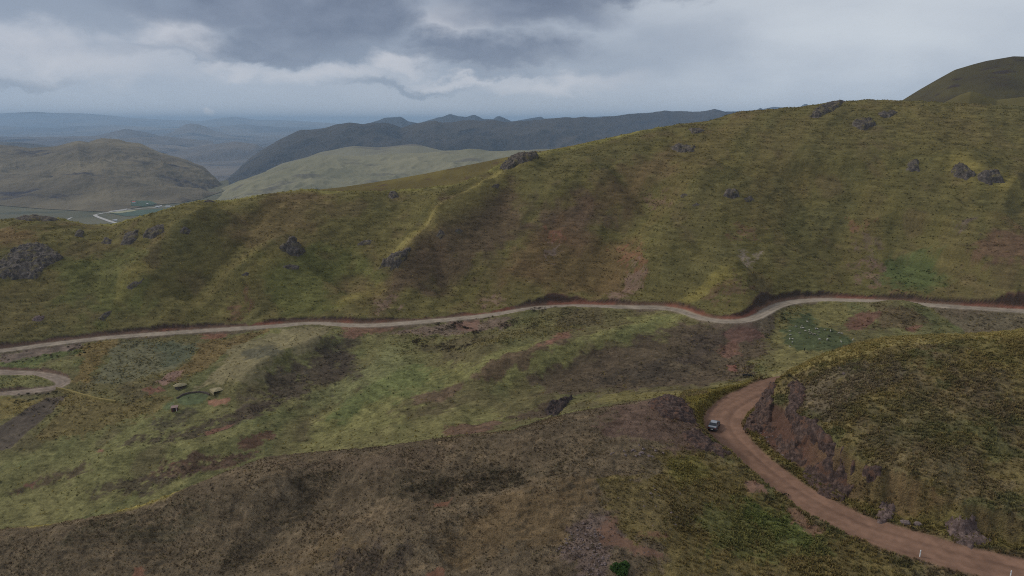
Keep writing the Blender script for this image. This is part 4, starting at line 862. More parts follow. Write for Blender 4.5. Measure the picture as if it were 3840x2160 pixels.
# ------------------------------------------------------------------ rock outcrops: bedrock breaking through the turf
def rock_mat(name, a, b, c, s=1., soil=None):
    m = bpy.data.materials.new(name); m.use_nodes = True; N, L = nodes(m); p = N['Principled BSDF']; p.inputs['Roughness'].default_value = .9; p.inputs['Specular IOR Level'].default_value = .25
    tc = N.new('ShaderNodeTexCoord')
    def nz(sc, d=6):
        n = N.new('ShaderNodeTexNoise'); n.inputs['Scale'].default_value = sc*s; n.inputs['Detail'].default_value = d; n.inputs['Roughness'].default_value = .65; L.new(tc.outputs['Object'], n.inputs['Vector']); return n.outputs[0]
    r = N.new('ShaderNodeValToRGB'); r.color_ramp.elements[0].position = .36; r.color_ramp.elements[1].position = .63
    r.color_ramp.elements[0].color = (*a, 1); r.color_ramp.elements[1].color = (*b, 1); e = r.color_ramp.elements.new(.5); e.color = (*c, 1)
    L.new(nz(.9), r.inputs[0]); L.new(r.outputs[0], p.inputs['Base Color'])
    if soil is not None:                   # turf and soil lodged on the ledges
        rr_ = N.new('ShaderNodeValToRGB'); rr_.color_ramp.elements[0].position = .53; rr_.color_ramp.elements[1].position = .63; L.new(nz(.45, 5), rr_.inputs[0])
        mm = N.new('ShaderNodeMix'); mm.data_type = 'RGBA'; L.new(rr_.outputs[0], mm.inputs[0]); L.new(r.outputs[0], mm.inputs[6]); mm.inputs[7].default_value = (*soil, 1); L.new(mm.outputs[2], p.inputs['Base Color'])
    bp = N.new('ShaderNodeBump'); bp.inputs['Strength'].default_value = .8; bp.inputs['Distance'].default_value = .25/s; L.new(nz(3.2), bp.inputs['Height']); L.new(bp.outputs[0], p.inputs['Normal'])
    return m
RG = lambda r, g, b: tuple(lin(r, g, b)/.62)
m_grey = rock_mat('grey_rock', RG(50, 46, 42), RG(98, 90, 83), RG(70, 63, 57), .6, RG(84, 76, 50))
m_purp = rock_mat('purple_rock', RG(46, 36, 32), RG(92, 76, 68), RG(64, 51, 46), 1.4, RG(84, 62, 50))
m_pink = rock_mat('pink_rock', RG(66, 54, 50), RG(108, 92, 86), RG(84, 70, 65), 1.6)
def outcrop(pts, h, cell, label, mat, ymin=0, soft=1.2, bs=2.2, up=.6, group=None, edge=.8, flat=.5):
    Pg = poly_world(pts, ymin, 12)
    if len(Pg) < 3: print('no outcrop', label); return
    Pg = Pg[np.abs(Pg[:, 1]-np.median(Pg[:, 1])) < 60]
    x0, y0 = Pg.min(0)-soft*2; x1, y1 = Pg.max(0)+soft*2
    nx = int((x1-x0)/cell)+2; ny = int((y1-y0)/cell)+2
    gx, gy = np.meshgrid(np.linspace(x0, x1, nx), np.linspace(y0, y1, ny)); x = gx.ravel(); y = gy.ravel()
    d = inside(x, y, Pg)+edge*fbm(x/(bs*1.1), y/(bs*1.1), 171, 4)*1.6
    z = hgt(x, y); n = normal_at(x, y, max(cell, .5)); n = n*(1-up)+np.array([0, 0, 1])*up; n /= np.linalg.norm(n, axis=1, keepdims=True)
    h = h*.62; p = np.stack([x, y, z], 1); q = p/bs; q = q+.35*np.stack([fbm(x/bs, y/bs, 173, 2), fbm(x/bs, y/bs, 175, 2), fbm(y/bs, z/bs, 177, 2)], 1)
    q2 = q*np.array([.75, 1.1, 1.5])
    f1, f2, idv = worley(q2, 3); g1, g2, jdv = worley(q2*2.6, 5); k1, k2, kdv = worley(q2*6, 7)
    st = q@np.array([.35, .30, 1.5])*1.3+.25*fbm(x/bs, y/bs, 181, 2); st2 = st*2.7+idv*3
    hh = .55*idv*np.clip((f2-f1)*9, 0, 1)+.30*(1-(st-np.floor(st)))+.14*(1-(st2-np.floor(st2)))+.26*jdv*np.clip((g2-g1)*8, 0, 1)+.06*kdv+.22*fbm(x/(bs*3), y/(bs*3), 179, 3)
    m = sm(-soft*.4, soft, d)
    disp = m*h*(flat*.5+hh)-(1-m)*(.12*h+.12)
    V = p+n*disp[:, None]; V[:, 2] += CAMZ
    F = grid_faces(ny, nx); keep = (d[F] > -soft*.8).any(1); F = F[keep]
    if not len(F): print('empty outcrop', label); return
    # one connected body: keep the largest island
    par = np.arange(len(V))
    adj = F
    lab = np.arange(len(V))
    for _ in range(400):
        mn = lab[adj].min(1); new = lab.copy(); np.minimum.at(new, adj.ravel(), np.repeat(mn, 4))
        if (new == lab).all(): break
        lab = new
    v, c = np.unique(lab[adj[:, 0]], return_counts=True); F = F[lab[adj[:, 0]] == v[c.argmax()]]
    us, inv = np.unique(F, return_inverse=True); V = V[us]; F = inv.reshape(-1, 4)
    c0 = V.mean(0)
    o = link('rock_outcrop', mesh_np('rock_outcrop', V-c0, F, mat, smooth=False), loc=c0); return tag(o, label, 'rock outcrop', group)
OC = 'rock outcrops on the big hillside'
def oc(pts, h, label, mat=m_grey, cell=.55, **k): return outcrop(pts, h*.85, cell, label, mat, D0, soft=k.pop('soft', 1.6), bs=k.pop('bs', 4.2), up=.55, group=OC, edge=k.pop('edge', 1.3), **k)
oc([(-60, 1000), (0, 982), (40, 950), (80, 922), (150, 912), (200, 942), (235, 965), (205, 990), (165, 1010), (140, 1042), (60, 1045), (-40, 1035)], 4.0, 'largest grey rock outcrop bulging from the grass at the left edge')
oc([(1050, 928), (1085, 906), (1120, 912), (1150, 945), (1120, 958), (1080, 948)], 4.5, 'dark rock knob at the top of the short yellow ridge, left half')
oc([(1425, 1006), (1438, 980), (1480, 955), (1535, 932), (1522, 968), (1490, 1002), (1450, 1012)], 4.5, 'dark rock outcrop at the lower end of the long bright ridge')
oc([(1870, 634), (1895, 612), (1920, 588), (1960, 567), (2012, 566), (2018, 592), (1985, 608), (1940, 620), (1905, 640)], 5.0, 'craggy rock outcrop standing on the skyline ridge in the middle')
oc([(1628, 887), (1650, 864), (1670, 878), (1652, 900)], 3.0, 'small dark rock right of the long bright ridge', edge=.8)
oc([(1700, 868), (1718, 858), (1740, 866), (1722, 878)], 3.0, 'smallest dark rock up the slope right of the bright ridge', edge=.6)
oc([(3185, 470), (3220, 443), (3272, 448), (3285, 466), (3240, 487)], 4.0, 'rounded dark rock outcrop below the right skyline')
oc([(3035, 438), (3058, 412), (3110, 383), (3168, 382), (3130, 412), (3070, 442)], 3.5, 'long rock outcrop lying along the right skyline crest')
oc([(3290, 425), (3330, 415), (3370, 422), (3340, 440), (3300, 440)], 2.2, 'low rock patch beside the rounded outcrop below the skyline', edge=1)
oc([(3560, 640), (3580, 618), (3630, 628), (3655, 655), (3620, 672), (3575, 660)], 4.0, 'left one of two dark outcrops below the right spur')
oc([(3668, 660), (3690, 638), (3740, 655), (3765, 685), (3720, 692), (3680, 680)], 4.0, 'right one of two dark outcrops below the right spur')
oc([(3398, 640), (3405, 605), (3440, 598), (3445, 640)], 2.5, 'upright grey rock patch left of the paired dark outcrops', edge=1)
oc([(2708, 735), (2730, 710), (2768, 708), (2772, 735), (2740, 745)], 3.2, 'dark rock in the open grass of the right slope', edge=.8)
oc([(2790, 745), (2815, 735), (2825, 750), (2800, 758)], 2.0, 'small low rock beside the dark rock in open grass', edge=.6)
oc([(2550, 735), (2570, 722), (2582, 732), (2560, 742)], 2.2, 'tiny rock left of the dark rock in open grass', edge=.5)
oc([(2595, 770), (2615, 758), (2625, 768), (2606, 776)], 2.0, 'lower tiny rock left of the dark rock in open grass', edge=.5)
oc([(2510, 555), (2550, 538), (2605, 548), (2600, 570), (2540, 572)], 3.0, 'flat rock patch under the yellow rim of the hill, middle right')
oc([(2580, 485), (2625, 478), (2640, 492), (2600, 505)], 2.0, 'small rock patch directly under the yellow skyline rim', edge=.8)
oc([(1452, 740), (1462, 722), (1490, 722), (1494, 738), (1474, 746)], 3.0, 'lone dark boulder like outcrop left of the skyline crag', edge=.6)
oc([(1835, 704), (1852, 690), (1875, 692), (1866, 706)], 2.8, 'small outcrop just below the skyline crag', edge=.6)
oc([(378, 912), (395, 890), (420, 898), (416, 918)], 3.2, 'small dark rock at upper left, alone beside the larger slabs', edge=.6)
oc([(448, 920), (470, 880), (520, 862), (515, 895), (490, 918)], 3.0, 'sloping rock slab at upper left, leftmost of a pair', edge=1)
oc([(530, 895), (555, 858), (610, 845), (620, 868), (580, 890)], 3.0, 'sloping rock slab at upper left, rightmost of a pair', edge=1)
oc([(670, 870), (690, 852), (718, 862), (705, 878)], 2.6, 'little rock right of the sloping slabs', edge=.6)
oc([(455, 1082), (500, 1055), (545, 1042), (530, 1068), (490, 1086)], 2.6, 'narrow dark rock shelf on the lower left slope', edge=.7)
oc([(365, 1195), (385, 1172), (425, 1160), (412, 1182), (385, 1202)], 2.4, 'narrow rock shelf above the left road', edge=.7)
oc([(118, 1200), (135, 1182), (170, 1180), (165, 1205), (140, 1212)], 2.0, 'pinkish grey rock patch above the left road', m_pink, edge=.8)
oc([(50, 822), (110, 811), (170, 812), (225, 826), (170, 830), (90, 828)], 2.6, 'low dark rocks along the left skyline', edge=.8)
oc([(765, 758), (790, 747), (835, 748), (820, 760)], 2.2, 'low dark rocks on the small left summit', edge=.8)
oc([(1340, 918), (1360, 900), (1400, 900), (1385, 920)], 2.0, 'faint rock patch left of the long bright ridge', edge=1)
oc([(905, 1030), (925, 1018), (938, 1028), (920, 1038)], 2.4, 'small dark rock at the foot of the short yellow ridge', edge=.5)
oc([(1060, 1000), (1085, 988), (1125, 996), (1120, 1012), (1080, 1012)], 2.0, 'low rock band below the dark rock knob', edge=.8)
oc([(280, 885), (292, 865), (315, 868), (312, 890)], 2.4, 'little dark rock near the left skyline dip', edge=.5)
# near rocks
def nc(pts, h, label, mat=m_purp, cell=.16, **k): return outcrop(pts, h*.62, cell, label, mat, k.pop('ymin', 0), soft=k.pop('soft', .5), bs=k.pop('bs', 1.5), up=k.pop('up', .25), group='rocks in the road cutting', edge=k.pop('edge', .5), **k)
nc([(2790, 1612), (2812, 1565), (2845, 1505), (2868, 1462), (2890, 1436), (2905, 1450), (2900, 1500), (2896, 1560), (2910, 1606), (2880, 1620), (2830, 1620)], 2.2, 'purple rock buttress on the inside of the road bend')
nc([(2955, 1450), (2990, 1432), (3025, 1446), (3022, 1490), (2996, 1540), (2985, 1580), (2950, 1590), (2945, 1540), (2960, 1500)], 2.0, 'dark overhanging crag at the top of the cutting, behind the red gully')
nc([(2970, 1600), (3000, 1570), (3060, 1578), (3110, 1640), (3125, 1700), (3060, 1690), (2990, 1660)], 1.8, 'rough purple rock face below the overhanging crag')
nc([(3000, 1790), (3040, 1740), (3080, 1712), (3180, 1755), (3240, 1785), (3210, 1840), (3160, 1888), (3080, 1856)], 1.0, 'broad grey slabby rock face low in the cutting', bs=1.1, flat=.3)
nc([(3070, 1690), (3110, 1650), (3140, 1690), (3180, 1725), (3240, 1745), (3310, 1752), (3300, 1790), (3230, 1785), (3150, 1750)], 1.1, 'dark rock lip under the turf edge, right part of the cutting', bs=1.2)
nc([(2900, 1640), (2960, 1630), (3000, 1680), (3040, 1710), (3010, 1760), (2950, 1730), (2910, 1690)], .9, 'reddish broken rock at the foot of the cutting, centre', bs=1.0, flat=.25)
nc([(3530, 1956), (3560, 1932), (3620, 1930), (3660, 1955), (3705, 2005), (3730, 2045), (3640, 2056), (3560, 2026)], .8, 'pinkish broken rock bank beside the road at right', m_pink, bs=.9)
nc([(3290, 1960), (3300, 1900), (3345, 1890), (3360, 1930), (3330, 1965)], 1.1, 'small grey rock face between tussocks above the road', m_pink, bs=.9)
nc([(2420, 1516), (2450, 1500), (2500, 1489), (2550, 1494), (2590, 1545), (2606, 1585), (2550, 1580), (2480, 1560)], 1.5, 'dark purple rock crest left of the parked looking grey car')['label'] = 'dark purple rock crest just left of the car'
nc([(2560, 1625), (2600, 1606), (2640, 1630), (2690, 1668), (2748, 1700), (2710, 1716), (2640, 1690), (2580, 1660)], 1.3, 'dark rock ledge between the near slope and the road below the car')
outcrop([(2042, 1535), (2075, 1505), (2145, 1490), (2120, 1528), (2085, 1562), (2050, 1556)], 2.2, .3, 'black rocky gully wall in the meadow behind the near hill', rock_mat('black_rock', RG(40, 34, 32), RG(70, 58, 52), RG(50, 42, 40), .8), V0, .8, 2, .4, None, .8)

# ------------------------------------------------------------------ stones (each its own object, shared shapes)
import bmesh
def stone_mesh(seed, mat):
    bm = bmesh.new(); bmesh.ops.create_icosphere(bm, subdivisions=2, radius=1)
    r = random.Random(seed); ax = Vector((1, r.uniform(.6, .95), r.uniform(.5, .8)))
    cuts = [(Vector((r.gauss(0, 1), r.gauss(0, 1), r.gauss(0, 1))).normalized(), r.uniform(.55, .9)) for _ in range(9)]
    for v in bm.verts:
        for n, d in cuts:
            k = v.co.dot(n)-d
            if k > 0: v.co -= n*k*.92
        v.co *= 1+r.uniform(-.05, .05); v.co = Vector((v.co.x*ax.x, v.co.y*ax.y, v.co.z*ax.z))
    me = bpy.data.meshes.new('stone'); bm.to_mesh(me); bm.free(); me.materials.append(mat); return me
m_st = rock_mat('stone', RG(74, 64, 62), RG(120, 106, 100), RG(94, 82, 79), 6)
SM = [stone_mesh(s, m_st) for s in range(6)]
def stone(U, V, size, label, group, name='stone', ymin=0):
    p = at(U, V, ymin)
    if p is None: return
    o = link(name, random.choice(SM), loc=p+Vector((0, 0, size*.12)), rot=(random.uniform(-.3, .3), random.uniform(-.3, .3), random.uniform(0, 6.3))); o.scale = (size, size, size*random.uniform(.7, 1)); tag(o, label, name, group)
def in_poly(x, y, P):
    c = False
    for k in range(len(P)):
        (ax, ay), (bx, by) = P[k], P[(k+1) % len(P)]
        if ((ay > y) != (by > y)) and x < (bx-ax)*(y-ay)/(by-ay+1e-9)+ax: c = not c
    return c
def scatter_px(P, n):
    xs = [p[0] for p in P]; ys = [p[1] for p in P]; out = []
    while len(out) < n:
        u, v = random.uniform(min(xs), max(xs)), random.uniform(min(ys), max(ys))
        if in_poly(u, v, P): out.append((u, v))
    return out
scree = [(2065, 2085), (2120, 2020), (2160, 1960), (2240, 1950), (2270, 2010), (2250, 2060), (2290, 2090), (2250, 2158), (2200, 2158), (2190, 2100), (2130, 2070)]
for u, v in scatter_px(scree, 135): stone(u, v, random.choice([.10, .13, .16, .2, .24]), 'grey purple stone lying in the stone patch beside the red soil path', 'loose stones in the near stone patch')
for u, v in scatter_px([(2260, 1960), (2330, 1990), (2460, 2080), (2420, 2120), (2300, 2080)], 26): stone(u, v, random.choice([.08, .1, .14]), 'small stone strewn over the red soil path', 'loose stones on the red soil path')
for u, v in scatter_px([(2285, 1702), (2330, 1690), (2400, 1668), (2440, 1672), (2490, 1700), (2470, 1716), (2340, 1712)], 24): stone(u, v, random.choice([.2, .26, .34]), 'purple rock in the row of rocks along the hilltop', 'row of rocks along the near hilltop')
for u, v in scatter_px([(2300, 1800), (2560, 1780), (2600, 2000), (2320, 1960)], 18): stone(u, v, random.choice([.12, .16, .2]), 'pale stone among the olive tussocks of the near slope', 'stones among the near tussocks')
for u, v, s, l in ((2440, 1852, .34, 'pale boulder half hidden in the olive tussocks'), (2518, 1924, .30, 'pale round stone low in the olive tussocks'), (3395, 1962, .85, 'large pale boulder at the foot of the cutting'), (3440, 1968, .7, 'second pale boulder, right of the large one at the cutting foot'), (3150, 1382, .3, 'white stone on the right hilltop'), (3164, 1402, .35, 'whitest stone on the right hilltop, below another')):
    stone(u, v, s, l, None, 'boulder')
for u, v in scatter_px([(2830, 1610), (2900, 1615), (2960, 1690), (2940, 1720), (2860, 1680)], 22): stone(u, v, random.choice([.15, .2, .3]), 'dark rubble stone at the foot of the rock buttress', 'rubble under the rock buttress')

# ------------------------------------------------------------------ grass tussocks (countless: one object) and low scrub
def tufts(name, x, y, hgtm, wid, nb, colr, mat, lean=.55, tip=1.15, base=.97, boost=1.6):
    n = len(x); z = hgt(x, y)+CAMZ
    ang = rng.uniform(0, 2*np.pi, (n, nb)); ln = rng.uniform(.15, lean, (n, nb)); hh = hgtm[:, None]*rng.uniform(.65, 1.1, (n, nb)); rad = wid[:, None]*.35*rng.uniform(.2, 1, (n, nb))
    ca, sa = np.cos(ang), np.sin(ang)
    bx = x[:, None]+ca*rad; by = y[:, None]+sa*rad
    tx = bx+ca*hh*ln; ty = by+sa*hh*ln; tz = z[:, None]+hh*np.sqrt(1-np.minimum(ln, .95)**2*.6)
    w2 = (wid[:, None]*rng.uniform(.16, .30, (n, nb)))
    ox, oy = -sa*w2, ca*w2
    b0 = np.stack([bx-ox, by-oy, np.repeat(z[:, None], nb, 1)-.06], -1); b1 = np.stack([bx+ox, by+oy, np.repeat(z[:, None], nb, 1)-.06], -1)
    mx = (bx+tx)/2-ca*hh*.04; my = (by+ty)/2-sa*hh*.04; mz = z[:, None]+hh*.62
    m0 = np.stack([mx-ox*.75, my-oy*.75, mz], -1); m1 = np.stack([mx+ox*.75, my+oy*.75, mz], -1); t = np.stack([tx, ty, tz], -1)
    V = np.stack([b0, b1, m1, m0, t], 2).reshape(-1, 3)
    k = np.arange(n*nb)*5
    F = np.concatenate([np.stack([k, k+1, k+2], 1), np.stack([k, k+2, k+3], 1), np.stack([k+3, k+2, k+4], 1)])
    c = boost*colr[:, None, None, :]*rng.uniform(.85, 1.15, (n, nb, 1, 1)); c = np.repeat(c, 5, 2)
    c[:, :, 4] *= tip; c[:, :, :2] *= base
    o = link(name, mesh_np(name, V, F, mat, c.reshape(-1, 3), smooth=True)); return tag(o, kind='stuff')
TM = bpy.data.materials.new('dry_grass'); TM.use_nodes = True; N, L = nodes(TM); N.remove(N['Principled BSDF'])
a_ = N.new('ShaderNodeVertexColor'); a_.layer_name = 'Col'; df = N.new('ShaderNodeBsdfDiffuse'); tl = N.new('ShaderNodeBsdfTranslucent'); ms = N.new('ShaderNodeMixShader'); ms.inputs[0].default_value = .5   # thin blades and leaves let light through
L.new(a_.outputs[0], df.inputs[0]); L.new(a_.outputs[0], tl.inputs[0]); L.new(df.outputs[0], ms.inputs[1]); L.new(tl.outputs[0], ms.inputs[2]); L.new(ms.outputs[0], N['Material Output'].inputs[0])
cyi = lambda x, y: crestY[np.clip(np.round((x/y-As[0])/(As[1]-As[0])).astype(int), 0, NC-1)]
def pick(n, y0, y1, dens_fn):
    Yr = np.sqrt(rng.uniform(y0**2, y1**2, n)); Ar = rng.uniform(-.93, .93, n); x = Ar*Yr
    i, j = alb_at(x, Yr); k = dens_fn(x, Yr, i, j) > rng.uniform(0, 1, n); return x[k], Yr[k], i[k], j[k]
NEAR_D = ROADS[2][3]; NEAR_C = ROADS[2][4]; NEAR_S = ROADS[2][5]
FARD = np.minimum(ROADS[0][3], ROADS[1][3])
def dn(x, y, i, j):
    side = sm(4, 22, x-y*.12)
    d = .45+.55*side
    d = d*(.25+.9*sm(-.25, .25, fbm(x/4, y/4, 191, 3)))
    lum = ALB[i, j].mean(1)
    soil = (ALB[i, j, 0]/(ALB[i, j, 1]+1e-6) > 1.42)     # bare red and purple soil carries little grass
    d = np.where(soil, d*.18, d)
    d = np.where(NEAR_D[i, j] < .25, 0, d); d = np.where((NEAR_D[i, j] < 2.2) & (NEAR_D[i, j] > .35), np.maximum(d, .75), d)
    d = np.where((NEAR_C[i, j] > .3) & (NEAR_D[i, j] > 2.6) & (NEAR_S[i, j] < 0) & (x < 54), d*.12, d)
    return np.where(y < cyi(x, y)+4, d, 0)
x, y, i, j = pick(int(NT*3.4), 62, 165, dn)
cc = ALB[i, j]; side = sm(4, 22, x-y*.12)
hue = rng.uniform(0, 1, len(x))[:, None]; tussock = np.where(hue < .55, cc*1.0, np.where(hue < .8, cc*.68+C(106, 98, 56)*.32, np.where(hue < .93, cc*.55+C(70, 74, 42)*.45, cc*.7+C(104, 84, 52)*.3)))
dk = cc*.8; tussock = cc*.35+tussock*.65; tc_ = tussock*side[:, None]+(dk*(hue < .7)+tussock*(hue >= .7))*(1-side[:, None])
sz = (.15+.16*side)*rng.uniform(.55, 1.5, len(x))*(1+.25*fbm(x/6, y/6, 193, 2))
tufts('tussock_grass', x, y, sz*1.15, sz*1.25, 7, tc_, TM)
print('near tufts', len(x))
yelz = [[(270, 1310), (440, 1265), (720, 1282), (1000, 1238), (860, 1310), (740, 1400), (560, 1470), (620, 1500), (520, 1570), (300, 1640), (130, 1650), (200, 1540), (180, 1490), (330, 1430)], [(0, 1490), (160, 1500), (100, 1540), (0, 1590)], [(0, 1400), (200, 1415), (150, 1450), (0, 1465)], [(1480, 1250), (1900, 1210), (2050, 1180), (2400, 1170), (2200, 1230), (1800, 1310), (1500, 1330)],
        [(2880, 1200), (2960, 1150), (3050, 1135), (2960, 1180), (2920, 1260), (2900, 1420), (2700, 1470), (2780, 1350)], [(3300, 1130), (3560, 1160), (3840, 1190), (3840, 1235), (3300, 1240), (3180, 1220)]]
yw = [poly_world(P, V0, 30) for P in yelz]
def dm(x, y, i, j):
    w = np.zeros(len(x))
    for Pg in yw: w = np.maximum(w, sm(-3, 2, inside(x, y, Pg)))
    d = .10+.65*w; d = d*(.35+.9*sm(-.2, .3, fbm(x/8, y/8, 195, 3)))
    d = np.where(ALB[i, j, 0]/(ALB[i, j, 1]+1e-6) > 1.45, d*.5, d)
    return np.where((FARD[i, j] < .3) | (y < cyi(x, y)+40) | (Z[i, j] > -75), 0, d)
x, y, i, j = pick(int(NT*.9), 215, 352, dm)
hue = rng.uniform(0, 1, len(x))[:, None]; cc = ALB[i, j]; cc = np.where(hue < .5, cc*.95, np.where(hue < .82, cc*.55+C(104, 92, 50)*.45, cc*.72))
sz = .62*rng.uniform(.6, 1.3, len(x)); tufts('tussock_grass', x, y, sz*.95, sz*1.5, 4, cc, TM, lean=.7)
print('valley tufts', len(x))
# big hillside: tussocks in loose lines along the contour
def dh(x, y, i, j):
    zz = Z[i, j]
    ledge = .5+.5*np.sin(zz*2.1+4*fbm(x/14, y/30, 197, 3)); d = .25+.75*sm(.35, .9, ledge)
    d = d*(.4+.8*sm(-.3, .3, fbm(x/10, y/14, 199, 3)))
    return np.where((FARD[i, j] < 1.5) | (ROADS[0][4][i, j] > .2) | (Z[i, j] < -112), 0, d)
Yfar = lambda x: np.interp(x, fr[np.argsort(fr[:, 0])][:, 0], fr[np.argsort(fr[:, 0])][:, 1])
x, y, i, j = pick(int(NT*1.0), 325, 545, lambda x, y, i, j: np.where(y > Yfar(x)+2, dh(x, y, i, j), 0))
hue = rng.uniform(0, 1, len(x))[:, None]; cc = ALB[i, j]; cc = np.where(hue < .6, cc*.92, np.where(hue < .8, cc*.6+C(98, 88, 48)*.4, cc*.72))
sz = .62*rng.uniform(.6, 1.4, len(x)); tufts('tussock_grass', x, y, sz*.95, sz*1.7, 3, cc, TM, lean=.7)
print('hill tufts', len(x))

# low dark scrub: leafy cushions
def cushion(seed, nl, mat, tag_=None):
    r = np.random.default_rng(seed); V = []; F = []; cc = []
    for k in range(nl):
        th = r.uniform(0, 2*np.pi); ph = np.arccos(r.uniform(0, 1)); rr = r.uniform(.55, 1)
        rr *= 1+.25*math.sin(3*th+seed)
        c = np.array([math.sin(ph)*math.cos(th), math.sin(ph)*math.sin(th), math.cos(ph)*.85])*rr
        a = r.normal(0, 1, 3); a /= np.linalg.norm(a); b = np.cross(a, r.normal(0, 1, 3)); b /= np.linalg.norm(b)+1e-9; s = r.uniform(.10, .22)
        i0 = len(V); V += [c-a*s, c+b*s*.6, c+a*s, c-b*s*.6]; F.append((i0, i0+1, i0+2, i0+3)); k_ = r.uniform(.7, 1.35); cc += [k_]*4
    return np.array(V), np.array(F), np.array(cc)
def scrub(name, P_list, n_list, r_rng, cols, ymin, label=None):
    Vs, Fs, Cs = [], [], []; b = 0
    base = [cushion(s, 26, None) for s in range(5)]
    for P, n in zip(P_list, n_list):
        Pg = poly_world(P, ymin, 20); x0, y0 = Pg.min(0); x1, y1 = Pg.max(0); cnt = 0; tries = 0
        while cnt < n and tries < n*30:
            tries += 1; xx_, yy_ = rng.uniform(x0, x1), rng.uniform(y0, y1)
            if inside(np.array([xx_]), np.array([yy_]), Pg)[0] < 0 or fbm(np.array([xx_/4]), np.array([yy_/4]), 211, 3)[0] < -.12: continue
            V, F, c = base[rng.integers(5)]; s = rng.uniform(*r_rng); t = rng.uniform(0, 6.3); R_ = np.array([[math.cos(t), -math.sin(t), 0], [math.sin(t), math.cos(t), 0], [0, 0, 1]])
            Vs.append((V*np.array([1, 1, .9]))@R_.T*s+np.array([xx_, yy_, float(hgt(xx_, yy_))+CAMZ-.03])); Fs.append(F+b); b += len(V); Cs.append(np.asarray(cols[rng.integers(len(cols))])[None]*c[:, None]); cnt += 1
    o = link(name, mesh_np(name, np.vstack(Vs), np.vstack(Fs), TM, np.vstack(Cs), smooth=False)); return tag(o, kind='stuff')
DKC = [C(46, 38, 34), C(54, 44, 38), C(44, 44, 34), C(60, 52, 46)]
scrub('scrub', [[(1630, 1210), (1740, 1205), (1735, 1225), (1660, 1245), (1630, 1228)], [(1520, 1272), (1570, 1255), (1580, 1275), (1560, 1290), (1525, 1285)], [(1600, 1245), (1650, 1238), (1650, 1265), (1620, 1275)], [(1550, 1292), (1640, 1285), (1720, 1300), (1780, 1275), (1790, 1285), (1740, 1310), (1690, 1318), (1600, 1305)], [(1770, 1235), (1810, 1225), (1800, 1260), (1780, 1270)], [(1735, 1225), (1800, 1228), (1805, 1234), (1745, 1232)],
               [(1850, 1220), (1900, 1205), (1945, 1190), (1940, 1215), (1900, 1235), (1860, 1232)], [(1990, 1155), (2080, 1150), (2170, 1160), (2160, 1175), (2050, 1190), (1990, 1180)], [(1960, 1230), (2030, 1200), (2040, 1215), (1975, 1250)]],
      [150, 70, 45, 190, 60, 40, 110, 120, 50], (.45, .95), DKC, V0)
scrub('scrub', [[(1490, 1838), (1600, 1802), (1800, 1776), (2000, 1750), (2110, 1752), (2060, 1790), (1850, 1845), (1700, 1856), (1560, 1850)], [(1050, 1800), (1250, 1760), (1230, 1850), (1050, 2000), (900, 2120), (820, 2160), (880, 2000)], [(300, 1960), (600, 1900), (800, 1870), (760, 1960), (500, 2040), (200, 2060)], [(1280, 2060), (1460, 2060), (1560, 2160), (1280, 2160)], [(1500, 1700), (1750, 1680), (1720, 1740), (1480, 1750)], [(0, 2040), (300, 2060), (300, 2160), (0, 2160)], [(1000, 1740), (1400, 1730), (1400, 1780), (1000, 1800)], [(1500, 1900), (2000, 1880), (2000, 2100), (1500, 2100)]],
      [900, 620, 330, 220, 120, 220, 160, 220], (.12, .34), [C(54, 50, 40), C(62, 54, 44), C(58, 56, 42), C(68, 58, 48)], 0)
scrub('scrub', [[(900, 1500), (1100, 1400), (1330, 1270), (1340, 1330), (1290, 1430), (1180, 1500), (1080, 1540), (920, 1555)], [(2060, 1470), (2200, 1400), (2450, 1340), (2650, 1300), (2850, 1290), (2760, 1425), (2500, 1440), (2250, 1475)], [(2540, 1240), (2720, 1225), (2720, 1330), (2500, 1330)], [(460, 1660), (700, 1600), (900, 1545), (880, 1605), (640, 1675)], [(580, 1768), (800, 1715), (950, 1695), (880, 1740), (700, 1788)], [(370, 1832), (480, 1800), (690, 1790), (560, 1848), (420, 1860)]],
      [520, 620, 240, 160, 120, 110], (.3, .7), DKC, V0)

# ------------------------------------------------------------------ single shrubs
def shrub_mesh(seed, col, nl=240):
    V, F, c = cushion(seed, nl, None); return mesh_np('crown', V*np.array([1, 1, .95]), F, TM, np.asarray(col)[None]*c[:, None], smooth=False)
def stem_mesh():
    mb = MB()
    mb.tube((0, 0, -.2), (0, 0, .5), .06, .04, 6)
    return mb
m_wood = mk('twigs', (.10, .07, .05), var=.3)
def shrub(p, r, me, label, group=None, name='shrub'):
    root = empty(name, p, random.uniform(0, 6.3), label, 'shrub', group)
    o = link('crown', me, root); o.scale = (r, r, r*random.uniform(.85, 1.05))
    s = stem_mesh().build('stem', m_wood, root); s.scale = (r, r, r); return root
g_bush = shrub_mesh(3, C(58, 76, 40), 900)
shrub(at(2328, 2140), 1.25, g_bush, 'round bright green bush at the bottom edge beside the stone patch')
dsh = [shrub_mesh(s, c, 120) for s, c in ((4, C(54, 52, 38)), (5, C(70, 64, 40)), (6, C(46, 44, 36)))]
emb = [[(20, 1345), (180, 1330), (300, 1320), (300, 1345), (60, 1365)], [(40, 1480), (240, 1462), (230, 1490), (30, 1520)], [(250, 1300), (340, 1285), (330, 1330), (260, 1330)]]
for P in emb:
    for u, v in scatter_px(P, 22):
        p = at(u, v, V0)
        if p: shrub(p, random.uniform(.35, .8), random.choice(dsh), 'dark shrub dotting the bare bank of the left road', 'shrubs on the left road bank')
for u, v in scatter_px([(2850, 1240), (2900, 1200), (2950, 1160), (2990, 1150), (2920, 1230), (2880, 1280)], 26):
    p = at(u, v, V0)
    if p: shrub(p, random.uniform(.35, .7), random.choice(dsh), 'straggling shrub on the slope below the far road bend', 'shrubs below the far road bend')
